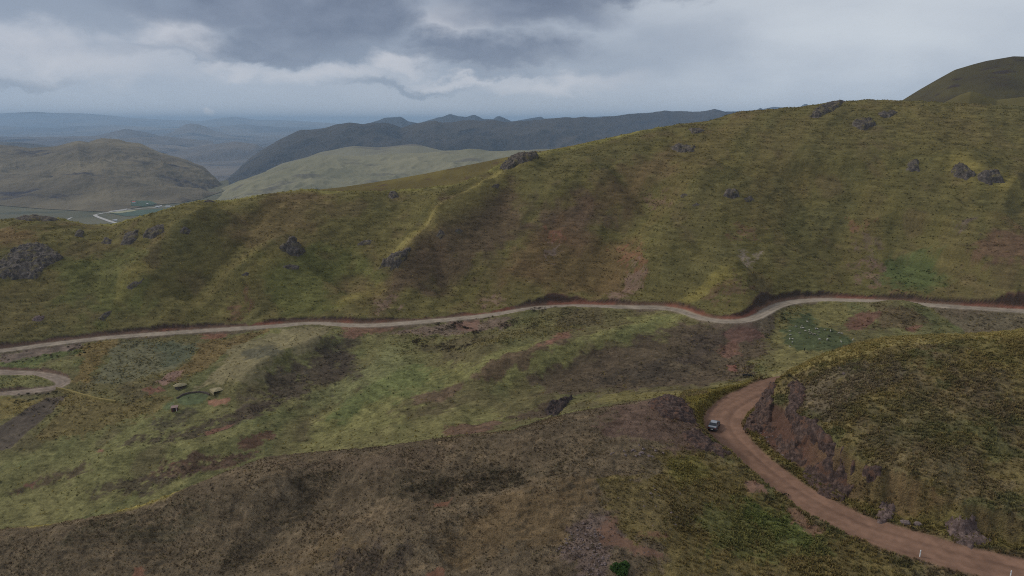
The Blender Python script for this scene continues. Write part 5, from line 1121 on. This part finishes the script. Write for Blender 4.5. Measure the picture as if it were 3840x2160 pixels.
for u, v in scatter_px([(2780, 1620), (2830, 1680), (2920, 1770), (3050, 1850), (3200, 1940), (3340, 1995), (3330, 1985), (3190, 1920), (3060, 1840), (2930, 1750), (2850, 1680), (2800, 1620)], 26):
    p = at(u, v)
    if p and NEAR_D[tuple(int(q_) for q_ in alb_at(np.array(p.x), np.array(p.y)))] > .7: shrub(p, random.uniform(.25, .5), random.choice(dsh), 'low shrub on the verge between the near road and the cutting', 'shrubs along the near road verge')
for u, v, r, l in ((2960, 1414, .9, 'dark green bush on the hilltop above the red gully'), (3425, 1985, .5, 'green bush at the foot of the cutting, left of the pale boulders'), (2940, 1862, .8, 'dark green bush against the left edge of the near road'), (3020, 1932, .35, 'small upright bush on the left edge of the near road'), (2880, 1870, .7, 'dark green bush just above the other roadside bush'), (2605, 1520, .0, '')):
    if r:
        p = at(u, v)
        if p: shrub(p, r, dsh[0], l)
# ------------------------------------------------------------------ the car
m_body = mk('car_paint', (.13, .14, .16), rough=.35, metal=.3, spec=.5)
m_roof = mk('car_roof_paint', (.34, .36, .39), rough=.3, metal=.2, spec=.5)
m_gl = mk('dark_glass', (.025, .03, .04), rough=.08, spec=.6)
m_blk = mk('black_plastic', (.03, .03, .032), rough=.6)
m_tyre = mk('tyre', (.03, .028, .027), rough=.9); m_rim = mk('rim', (.4, .4, .42), rough=.35, metal=.8)
m_red = mk('lamp_red', (.35, .02, .02), rough=.25, spec=.5); m_wh = mk('plate_white', (.75, .75, .72), rough=.5)
m_head = mk('lamp_clear', (.7, .7, .7), rough=.15)
def ring(y, hw, z0, z1, r=.12):            # rounded cross-section of the car at length y
    pts = []
    for sx, sz, a0 in ((1, 1, 0), (-1, 1, 90), (-1, -1, 180), (1, -1, 270)):
        cx_ = sx*(hw-r); cz_ = (z1-r) if sz > 0 else (z0+r*.5); rz_ = r if sz > 0 else r*.5
        for k in range(4):
            t = R(a0+k*30); pts.append((cx_+r*math.cos(t), y, cz_+rz_*math.sin(t)))
    return pts
def make_car(loc, rot):
    root = empty('car', loc, 0, 'small grey car with a pale roof driving up the red dirt road', 'car'); root.rotation_euler = rot
    b = MB()                                # lower body, nose at +y
    b.loft([ring(-2.18, .74, .42, .82), ring(-2.10, .84, .30, .98), ring(-1.55, .87, .24, 1.02), ring(-.9, .88, .22, .98), ring(.2, .88, .22, .96), ring(1.0, .88, .22, .95), ring(1.75, .84, .26, .84), ring(2.12, .76, .32, .72), ring(2.2, .66, .42, .62)])
    body = b.build('body', m_body, root, smooth=True)
    b = MB()                                # glasshouse
    def cab(y0, y1, hw0, hw1, z0, z1): return None
    lo = [(-.80, -1.50, .96), (.80, -1.50, .96), (.80, .92, .94), (-.80, .92, .94)]; hi = [(-.60, -.92, 1.42), (.60, -.92, 1.42), (.62, .22, 1.44), (-.62, .22, 1.44)]
    b.add(lo+hi, [(0, 1, 5, 4), (1, 2, 6, 5), (2, 3, 7, 6), (3, 0, 4, 7), (4, 5, 6, 7)])
    b.build('cabin_glass', m_gl, root, bevel=.02)
    b = MB(); b.loft([[(x_, -1.0, z_) for x_, z_ in ((.56, 1.42), (.5, 1.46), (-.5, 1.46), (-.56, 1.42))], [(x_, -.85, z_) for x_, z_ in ((.63, 1.425), (.56, 1.49), (-.56, 1.49), (-.63, 1.425))], [(x_, .1, z_) for x_, z_ in ((.65, 1.435), (.58, 1.51), (-.58, 1.51), (-.65, 1.435))], [(x_, .3, z_) for x_, z_ in ((.6, 1.42), (.54, 1.46), (-.54, 1.46), (-.6, 1.42))]])
    b.build('roof', m_roof, root, smooth=False)
    for sx in (-1, 1):
        b = MB(); b.tube((sx*.79, -1.48, .97), (sx*.585, -.93, 1.44), .04, .04, 6); b.build('rear_pillar', m_body, root)
        b = MB(); b.tube((sx*.79, .9, .95), (sx*.60, .24, 1.45), .035, .035, 6); b.build('front_pillar', m_body, root)
        b = MB(); b.box((sx*.725, -.25, 1.18), (.05, .06, .48)); b.build('door_pillar', m_blk, root)
        b = MB(); b.box((sx*.98, .62, 1.0), (.2, .1, .14), 0, .8); b.build('wing_mirror', m_blk, root, bevel=.02)
        b = MB(); b.box((sx*.62, -2.13, .80), (.30, .1, .15)); b.build('tail_light', m_red, root, bevel=.02)
        b = MB(); b.box((sx*.56, 2.13, .62), (.30, .1, .12)); b.build('headlight', m_head, root, bevel=.02)
        for yy in (-1.32, 1.35):
            w_ = MB(); w_.tube((sx*.72, yy, .32), (sx*.90, yy, .32), .32, .32, 20); t = w_.build('tyre', m_tyre, None, smooth=False)
            t.name = 'wheel'; t.parent = root; r_ = MB(); r_.tube((sx*.86, yy, .32), (sx*.915, yy, .32), .2, .18, 12); r_.build('rim', m_rim, t)
    b = MB(); b.loft([[(x_, -1.56, z_) for x_, z_ in ((.78, 1.0), (.70, 1.05), (-.70, 1.05), (-.78, 1.0))], [(x_, -2.12, z_) for x_, z_ in ((.74, .97), (.66, 1.01), (-.66, 1.01), (-.74, .97))]]); b.build('boot_lid', m_roof, root)
    b = MB(); b.box((0, -2.17, .46), (1.62, .16, .24), 0, .96); b.build('rear_bumper', m_blk, root, bevel=.03)
    b = MB(); b.box((0, -2.215, .74), (1.2, .04, .05)); b.build('trim_strip', m_rim, root)
    b = MB(); b.box((0, -2.262, .56), (.42, .02, .13)); b.build('number_plate', m_wh, root)
    b = MB(); b.box((0, 2.17, .42), (1.5, .14, .22), 0, .9); b.build('front_bumper', m_blk, root, bevel=.03)
    return root
cp = at(2677, 1604); make_car(cp+Vector((0, 0, .04)), (0, 0, R(-27)))

# ------------------------------------------------------------------ white marker posts by the near road
m_post = mk('post_paint', (.78, .77, .74), rough=.6, var=.15, vscale=12); m_band = mk('post_band', (.45, .42, .40), rough=.6)
def post(U, V, label):
    p = at(U, V); root = empty('marker_post', p, 0, label, 'marker post', 'white marker posts along the near road')
    b = MB(); b.tube((0, 0, -.2), (0, 0, 1.05), .075, .07, 10); b.build('post', m_post, root)
    b = MB(); b.tube((0, 0, .74), (0, 0, .86), .079, .078, 10); b.build('band', m_band, root)
    b = MB(); b.tube((0, 0, 1.05), (0, 0, 1.09), .085, .05, 10); b.build('cap', m_post, root)
post(3449, 2088, 'white marker post at the road edge, farther from the bottom right corner'); post(3788, 2166, 'white marker post nearest the bottom right corner')

# ------------------------------------------------------------------ animals and the herder: continuous skins
def skin(name, verts, edges, radii, mat, parent=None, sub=1, root=0):
    me = bpy.data.meshes.new(name); me.from_pydata(verts, edges, []); o = bpy.data.objects.new(name, me); COL.objects.link(o)
    md = o.modifiers.new('s', 'SKIN'); md.use_smooth_shade = True
    for v, r in zip(me.skin_vertices[0].data, radii): v.radius = (r, r) if np.ndim(r) == 0 else r
    me.skin_vertices[0].data[root].use_root = True
    s_ = o.modifiers.new('u', 'SUBSURF'); s_.levels = sub; s_.render_levels = sub
    dg = bpy.context.evaluated_depsgraph_get(); ev = o.evaluated_get(dg); m2 = bpy.data.meshes.new_from_object(ev)
    o.modifiers.clear(); o.data = m2; m2.name = name; m2.materials.clear(); m2.materials.append(mat); bpy.data.meshes.remove(me)
    if parent: o.parent = parent
    return o
def quadruped(name, L_, H_, body_r, neck, head_r, leg_r, mat, graze=True):
    h = H_; l = L_/2
    v = [(0, 0, h), (l*.75, 0, h*1.02), (l*1.02, 0, h*1.05)]; e = [(0, 1), (1, 2)]; r = [body_r*1.05, body_r*1.0, body_r*.7]
    v += [(-l*.7, 0, h*1.03), (-l*1.0, 0, h*1.0), (-l*1.18, 0, h*.82)]; e += [(0, 3), (3, 4), (4, 5)]; r += [body_r*.98, body_r*.55, body_r*.14]
    nz_ = h*(.55 if graze else 1.35); hz_ = h*(.22 if graze else 1.42)
    v += [(l*1.30, 0, nz_), (l*1.45, 0, hz_), (l*1.62, 0, hz_-h*.10)]; e += [(2, 6), (6, 7), (7, 8)]; r += [head_r*1.05, head_r, head_r*.55]
    for s in (-1, 1):
        k = len(v); v += [(l*.72, s*body_r*.5, h*.62), (l*.74, s*body_r*.5, h*.34), (l*.71, s*body_r*.5, 0)]; e += [(1, k), (k, k+1), (k+1, k+2)]; r += [leg_r*1.6, leg_r, leg_r*.85]
        k = len(v); v += [(-l*.66, s*body_r*.5, h*.66), (-l*.62, s*body_r*.52, h*.46), (-l*.80, s*body_r*.5, h*.30), (-l*.76, s*body_r*.5, 0)]; e += [(3, k), (k, k+1), (k+1, k+2), (k+2, k+3)]; r += [leg_r*2.2, leg_r*1.4, leg_r, leg_r*.85]
        k = len(v); v += [(l*1.42, s*head_r*1.3, hz_+head_r*.9)]; e += [(7, k)]; r += [head_r*.28]
    return skin(name, v, e, r, mat)
m_wool = mk('wool', (.46, .43, .37), rough=1, var=.18, vscale=6, bump=.5, bscale=20); m_wool2 = mk('wool_grey', (.24, .22, .17), rough=1, var=.2, vscale=6); m_black = mk('dark_coat', (.022, .019, .017), rough=.8, var=.4, vscale=4)
sheep0 = quadruped('sheep', 1.05, .55, .26, .2, .11, .05, m_wool)
shp = [(1015, 455), (685, 598), (830, 628), (500, 740), (505, 855), (585, 975), (490, 975), (490, 1205), (970, 730), (1080, 705), (1285, 670), (1335, 668), (1550, 695), (1725, 725), (1985, 795), (2065, 815), (2405, 1000), (2040, 1060), (1390, 992), (1640, 970), (1620, 995), (900, 650), (570, 1080)]
dirty = [(1090, 775), (1110, 820), (1190, 840), (1330, 875), (1370, 780), (785, 800), (1240, 830), (860, 580), (1150, 790)]
first = True
for k, (a_, b_) in enumerate(shp+dirty):
    p = at(2900+a_/8.05, 1152+b_/8.05, V0)
    if p is None: continue
    o = sheep0 if first else sheep0.copy()
    if not first: COL.objects.link(o)
    first = False
    o.location = p; o.rotation_euler = (0, 0, random.uniform(0, 6.28)); s = random.uniform(.72, 1.0); o.scale = (s, s, s)
    if k >= len(shp):
        o.data = o.data.copy(); o.data.materials[0] = m_wool2; tag(o, 'dull greyish sheep in the middle of the flock on the dark green meadow', 'sheep', 'dull sheep on the dark green meadow')
    else: tag(o, 'white sheep grazing on the dark green meadow beyond the right hill', 'sheep', 'white sheep on the dark green meadow')
bs = quadruped('sheep', 1.1, .56, .26, .2, .11, .05, m_black); bs.location = at(2900+1690/8.05, 1152+905/8.05, V0); bs.rotation_euler = (0, 0, 2.4); tag(bs, 'only black sheep on the dark green meadow', 'sheep')
dog = quadruped('dog', .95, .55, .17, .2, .10, .045, m_black, False); dog.location = at(3024, 1325, V0); dog.rotation_euler = (0, 0, -.5); tag(dog, 'dark dog on the yellow grass at the feet of the herder', 'dog')
for U, V, rz, l in ((2792, 1414, .2, 'left one of two dark cattle on the meadow behind the road bend'), (2812, 1415, 2.9, 'right one of two dark cattle on the meadow behind the road bend')):
    c = quadruped('cow', 2.0, 1.02, .40, .3, .17, .085, m_black, U > 2800); c.location = at(U, V, V0); c.rotation_euler = (0, 0, rz); c.scale = (.92,)*3; tag(c, l, 'cow', 'dark cattle behind the road bend')
m_skin = mk('skin', (.22, .12, .08), rough=.6); m_cloth = mk('dark_clothes', (.024, .022, .026), rough=.95, var=.3); m_hair = mk('black_hair', (.012, .011, .010), rough=.7)
def person(p, rz):
    root = empty('person', p, rz, 'herder in dark clothes standing on the yellow grass below the flock', 'person')
    v = [(0, 0, .92), (0, 0, 1.15), (0, 0, 1.36), (0, 0, 1.48), (0, .015, 1.60)]; e = [(0, 1), (1, 2), (2, 3), (3, 4)]; r = [(.15, .11), (.14, .10), (.17, .10), .06, (.085, .10)]
    v += [(0, .0, 1.69)]; e += [(4, 5)]; r += [.07]
    v += [(0, .105, 1.575)]; e += [(4, 6)]; r += [.018]
    for s in (-1, 1):
        k = len(v); v += [(s*.19, 0, 1.38), (s*.25, -.01, 1.12), (s*.24, .07, .90), (s*.235, .09, .80)]; e += [(2, k), (k, k+1), (k+1, k+2), (k+2, k+3)]; r += [.06, .045, .034, (.04, .022)]
        for f in range(4):
            kk = len(v); v += [(s*(.222+.010*f), .075+.014*f, .745), (s*(.220+.010*f), .082+.014*f, .70+.006*abs(f-1.5))]; e += [(k+3, kk), (kk, kk+1)]; r += [.010, .008]
        kk = len(v); v += [(s*.205, .12, .775), (s*.20, .135, .74)]; e += [(k+3, kk), (kk, kk+1)]; r += [.011, .009]
        k = len(v); v += [(s*.10, 0, .86), (s*.11, .02, .48), (s*.11, -.01, .09), (s*.12, .14, .04)]; e += [(0, k), (k, k+1), (k+1, k+2), (k+2, k+3)]; r += [.095, .06, .045, (.045, .03)]
    skin('body', v, e, r, m_skin, root)
    b = MB(); n = 14                        # jacket down over the hips, trousers below
    def rg(z, rx, ry, cx_=0, cy_=0): return [(cx_+rx*math.cos(2*math.pi*t/n), cy_+ry*math.sin(2*math.pi*t/n), z) for t in range(n)]
    b.loft([rg(.78, .22, .17), rg(.95, .20, .155), rg(1.15, .19, .145), rg(1.34, .23, .145), rg(1.43, .19, .12), rg(1.48, .085, .085)]); b.build('jacket', m_cloth, root, smooth=True)
    for s in (-1, 1):
        b = MB(); b.tube((s*.19, 0, 1.40), (s*.25, -.01, 1.12), .085, .07, 10); b.tube((s*.25, -.01, 1.12), (s*.24, .07, .86), .07, .055, 10); b.build('sleeve', m_cloth, root, smooth=True)
        b = MB(); b.loft([rg(.90, .125, .13, s*.09), rg(.50, .085, .09, s*.11, .02), rg(.10, .07, .075, s*.11, -.01)]); b.build('trouser_leg', m_cloth, root, smooth=True)
    b = MB(); b.loft([rg(1.60, .105, .115), rg(1.66, .112, .12), rg(1.73, .09, .10), rg(1.765, .03, .03)]); b.build('hair', m_hair, root, smooth=True)
person(at(3017, 1316, V0), .6)

# ------------------------------------------------------------------ huts, walls and the shed on the left
m_thatch = mk('thatch', tuple(C(118, 109, 84)), rough=1, var=.35, vscale=3, bump=1, bscale=9); m_drys = mk('dry_stone', tuple(C(66, 58, 52)), rough=1, var=.4, vscale=3, bump=1, bscale=4)
m_adobe = mk('adobe', tuple(C(116, 106, 82)), rough=1, var=.25, vscale=3); m_redw = mk('red_wall', (.12, .045, .035), rough=.8, var=.25, vscale=4); m_tin = mk('pink_roof', (.30, .20, .17), rough=.6, var=.15); m_dkdoor = mk('dark_door', (.02, .016, .014), rough=.9)
def hut(p, rz):
    root = empty('thatched_hut', p, rz, 'low oval hut under a pale thatched roof beside the red soil', 'hut')
    n = 28; b = MB(); rg = lambda s, z, j=0: [((2.5+j*random.uniform(-.1, .1))*s*math.cos(2*math.pi*t/n), 1.5*s*math.sin(2*math.pi*t/n)*(1+j*random.uniform(-.05, .05)), z+j*random.uniform(-.06, .06)) for t in range(n)]
    b.loft([rg(.92, -.8), rg(.92, .85)]); b.build('wall', m_drys, root)
    b = MB(); b.loft([rg(1.12, .70, 1), rg(1.18, .86, 1), rg(1.0, 1.18, 1), rg(.72, 1.52, 1), rg(.40, 1.78, 1), rg(.12, 1.90, 1)]); b.build('roof', m_thatch, root, smooth=False)
    b = MB(); b.box((.4, -1.36, .35), (.6, .12, .8)); b.build('door', m_dkdoor, root)
hut(at(676, 1452, V0)+Vector((0, 0, .15)), .32)
def straw_shelter(p, rz):
    root = empty('straw_shelter', p, rz, 'square low shelter with a straw roof and thin pale walls', 'shelter')
    b = MB(); w = 2.6
    for (x0, y0, sx, sy) in ((-w, 0, .3, 2*w+.3), (w, 0, .3, 2*w+.3)): b.box((x0, y0, .2), (sx, sy, 1.3))
    b.build('side_wall', m_adobe, root)
    b = MB(); b.box((0, w, .2), (2*w-.31, .3, 1.28)); b.build('back_wall', m_adobe, root)
    b = MB(); b.loft([[(-w+.2, -w+.6, .62), (w-.2, -w+.6, .62), (w-.2, w-.2, .72), (-w+.2, w-.2, .72)], [(-1.2, -1.0, 1.15), (1.2, -1.0, 1.15), (1.2, 1.2, 1.2), (-1.2, 1.2, 1.2)], [(-.2, -.1, 1.42), (.2, -.1, 1.42), (.2, .3, 1.42), (-.2, .3, 1.42)]]); b.build('roof', m_thatch, root)
straw_shelter(at(817, 1466, V0), .7)
def shed(p, rz):
    root = empty('shed', p, rz, 'tiny red shed with a pink sloping roof by the green paddock', 'shed')
    b = MB(); b.add([(-1.2, -.8, -.5), (1.2, -.8, -.5), (1.2, .8, -.5), (-1.2, .8, -.5), (-1.2, -.8, 1.35), (1.2, -.8, 1.45), (1.2, .8, 1.75), (-1.2, .8, 1.65)], [(0, 1, 5, 4), (1, 2, 6, 5), (2, 3, 7, 6), (3, 0, 4, 7)]); b.build('wall', m_redw, root)
    b = MB(); b.add([(-1.45, -1.0, 1.34), (1.45, -1.0, 1.46), (1.45, 1.0, 1.86), (-1.45, 1.0, 1.74), (-1.45, -1.0, 1.42), (1.45, -1.0, 1.54), (1.45, 1.0, 1.94), (-1.45, 1.0, 1.82)], [(0, 1, 2, 3), (4, 5, 6, 7), (0, 1, 5, 4), (1, 2, 6, 5), (2, 3, 7, 6), (3, 0, 4, 7)]); b.build('roof', m_tin, root)
    b = MB(); b.box((.75, -.84, .5), (.22, .06, 1.7)); b.build('post', m_post, root)
    b = MB(); b.box((-.1, -.82, .45), (.7, .05, 1.4)); b.build('door', m_dkdoor, root)
shed(at(656, 1538, V0), .25)
def wall_run(name, pts, h, wd, mat, label, cat):
    Lw = resample(smooth_line(line_world(pts, V0, 10), 1), .8); vs = []
    for k in range(len(Lw)):
        t = Lw[min(k+1, len(Lw)-1)]-Lw[max(k-1, 0)]; t = t[:2]/np.linalg.norm(t[:2]); nn = np.array([-t[1], t[0]])
        x_, y_ = Lw[k][:2]; hk = h*random.uniform(.75, 1.15); z_ = float(hgt(x_, y_))+CAMZ; w1 = wd*random.uniform(.85, 1.1)
        vs.append([(x_+nn[0]*w1/2, y_+nn[1]*w1/2, z_-.4), (x_+nn[0]*w1*.35, y_+nn[1]*w1*.35, z_+hk), (x_-nn[0]*w1*.35, y_-nn[1]*w1*.35, z_+hk*.95), (x_-nn[0]*w1/2, y_-nn[1]*w1/2, z_-.4)])
    b = MB(); b.loft(vs); o = b.build(name, mat); return tag(o, label, cat)
m_turf = mk('turf', tuple(C(104, 92, 54)), rough=1, var=.4, vscale=1.2)
wall_run('stone_wall', [(664, 1496), (680, 1484), (705, 1476), (745, 1471), (775, 1475), (788, 1484)], .75, .7, m_drys, 'curved dark stone wall along the far side of the green paddock', 'stone wall')
wall_run('turf_bank', [(212, 1458), (250, 1464), (300, 1480), (350, 1494), (400, 1504), (436, 1508)], .8, 1.2, m_turf, 'straight low turf bank running down from the hairpin road', 'earth bank')

# ------------------------------------------------------------------ the far valley floor: road, fields, houses
def bvh_of(objs):
    V = []; F = []; b = 0
    for o in objs:
        me = o.data; v = np.empty(len(me.vertices)*3); me.vertices.foreach_get('co', v); f = np.empty(len(me.polygons)*4, int); me.polygons.foreach_get('vertices', f)
        V.append(v.reshape(-1, 3)); F.append(f.reshape(-1, 4)+b); b += len(me.vertices)
    return BVHTree.FromPolygons(np.vstack(V).tolist(), np.vstack(F).tolist())
FB = bvh_of([o for o in COL.objects if o.type == 'MESH' and (o.name == 'valley_floor' or (o.name.startswith('hill') and o.data.materials[0].name == 'valley_hill'))])
def fhit(U, V):
    a, q = aof(U, V); d = Vector((float(a), 1, float(q))).normalized(); h = FB.ray_cast(Vector((0, 0, CAMZ)), d)
    return h[0]
def drop(x, y):
    h = FB.ray_cast(Vector((x, y, CAMZ+500)), Vector((0, 0, -1))); return h[0].z if h[0] else None
m_froad = mk('pale_gravel', (.50, .47, .43), var=.15, vscale=.05); m_field = mk('crop_green', (.07, .11, .07), var=.3, vscale=.02); m_field2 = mk('stubble', (.34, .33, .20), var=.2, vscale=.02)
def ribbon(name, pts, wd, mat, lift):
    P3 = [fhit(*p) for p in pts]; P3 = [p for p in P3 if p]; L_ = resample(np.array([tuple(p) for p in P3]), 12); vs = []
    for k in range(len(L_)):
        t = L_[min(k+1, len(L_)-1)]-L_[max(k-1, 0)]; t = t[:2]/np.linalg.norm(t[:2]); nn = np.array([-t[1], t[0]])
        for s in (-1, 0, 1):
            x_, y_ = L_[k][:2]+nn*s*wd/2; z_ = drop(x_, y_); vs.append((x_, y_, (z_ if z_ is not None else L_[k][2])+lift))
    o = link(name, mesh_np(name, np.array(vs), grid_faces(len(L_), 3), mat)); return tag(o, kind='structure')
ribbon('road', [(690, 771), (640, 775), (590, 778), (540, 781), (480, 786), (430, 792), (390, 799), (356, 806)], 9, m_froad, .5)
ribbon('road', [(354, 806), (362, 812), (380, 819), (400, 826), (420, 833), (440, 839)], 10, m_froad, .7)
ribbon('track', [(250, 825), (262, 819), (272, 815)], 6, m_froad, .5)
def field(pts, mat, lift):
    Pg = np.array([tuple(fhit(*p))[:2] for p in pts if fhit(*p)]); x0, y0 = Pg.min(0); x1, y1 = Pg.max(0); nx, ny = 70, 50
    gx, gy = np.meshgrid(np.linspace(x0, x1, nx), np.linspace(y0, y1, ny)); d = inside(gx.ravel(), gy.ravel(), Pg); zz_ = [drop(a_, b_) for a_, b_ in zip(gx.ravel(), gy.ravel())]
    V = np.array([(a_, b_, (z_ if z_ is not None else 0)+lift) for a_, b_, z_ in zip(gx.ravel(), gy.ravel(), zz_)]); F = grid_faces(ny, nx); F = F[(d[F] > 0).all(1)]
    if len(F): u_, i_ = np.unique(F, return_inverse=True); tag(link('field', mesh_np('field', V[u_], i_.reshape(-1, 4), mat)), kind='structure')
field([(420, 802), (480, 792), (560, 786), (660, 780), (680, 785), (620, 800), (560, 808), (470, 812)], m_field, .9)
field([(400, 802), (440, 795), (480, 790), (520, 788), (500, 794), (450, 801)], m_field2, 1.4)
field([(490, 752), (560, 752), (590, 768), (540, 776), (490, 772)], m_field, .8)
m_wall = mk('white_wall', (.72, .72, .70), var=.1); m_rt = mk('tile_red', (.50, .14, .10), var=.2); m_tinr = mk('tin_roof', (.62, .62, .62), rough=.5); m_win = mk('dark_window', (.03, .03, .035), rough=.3)
def house(U, V, l, wd, h, rz, roof, label):
    p = fhit(U, V)
    if not p: print('house missed', U, V); return
    root = empty('house', p, rz, label, 'house', 'houses on the far valley floor')
    b = MB(); b.box((0, 0, h/2-.5), (l, wd, h+1)); b.build('wall', m_wall, root)
    b = MB(); b.add([(-l/2-.4, -wd/2-.4, h), (l/2+.4, -wd/2-.4, h), (l/2+.4, wd/2+.4, h), (-l/2-.4, wd/2+.4, h), (-l/2-.4, 0, h+wd*.3), (l/2+.4, 0, h+wd*.3)], [(0, 1, 5, 4), (2, 3, 4, 5), (0, 4, 3), (1, 2, 5), (3, 2, 1, 0)]); b.build('roof', roof, root)
    b = MB(); b.box((0, -wd/2-.03, 1), (1.0, .08, 2.0)); b.build('door', m_win, root)
    for s in (-1, 1): b = MB(); b.box((s*l*.28, -wd/2-.03, 1.5), (1.2, .08, 1.0)); b.build('window', m_win, root)
house(502, 762, 9, 8, 4.5, .5, m_rt, 'far house with a bright red roof, alone at the foot of the hill'); house(553, 767, 5, 4, 2.6, .2, m_tinr, 'small far house right of the red roofed one')
house(592, 778, 11, 6, 3.2, .1, m_tinr, 'leftmost white far house along the valley road'); house(604, 776, 6, 5, 3, .4, m_wall, 'small white far house joined beside the leftmost one')
house(631, 777, 13, 6, 3, .05, m_tinr, 'long white far house in the middle of the valley road row'); house(662, 782, 7, 5, 3, .1, m_tinr, 'white far house below the valley road by the hillside'); house(676, 774, 8, 5, 3, .2, m_tinr, 'rightmost white far house above the valley road')
house(432, 829, 10, 5, 2.8, .3, m_tinr, 'grey far house beside the lower valley road')
bpy.context.view_layer.update()
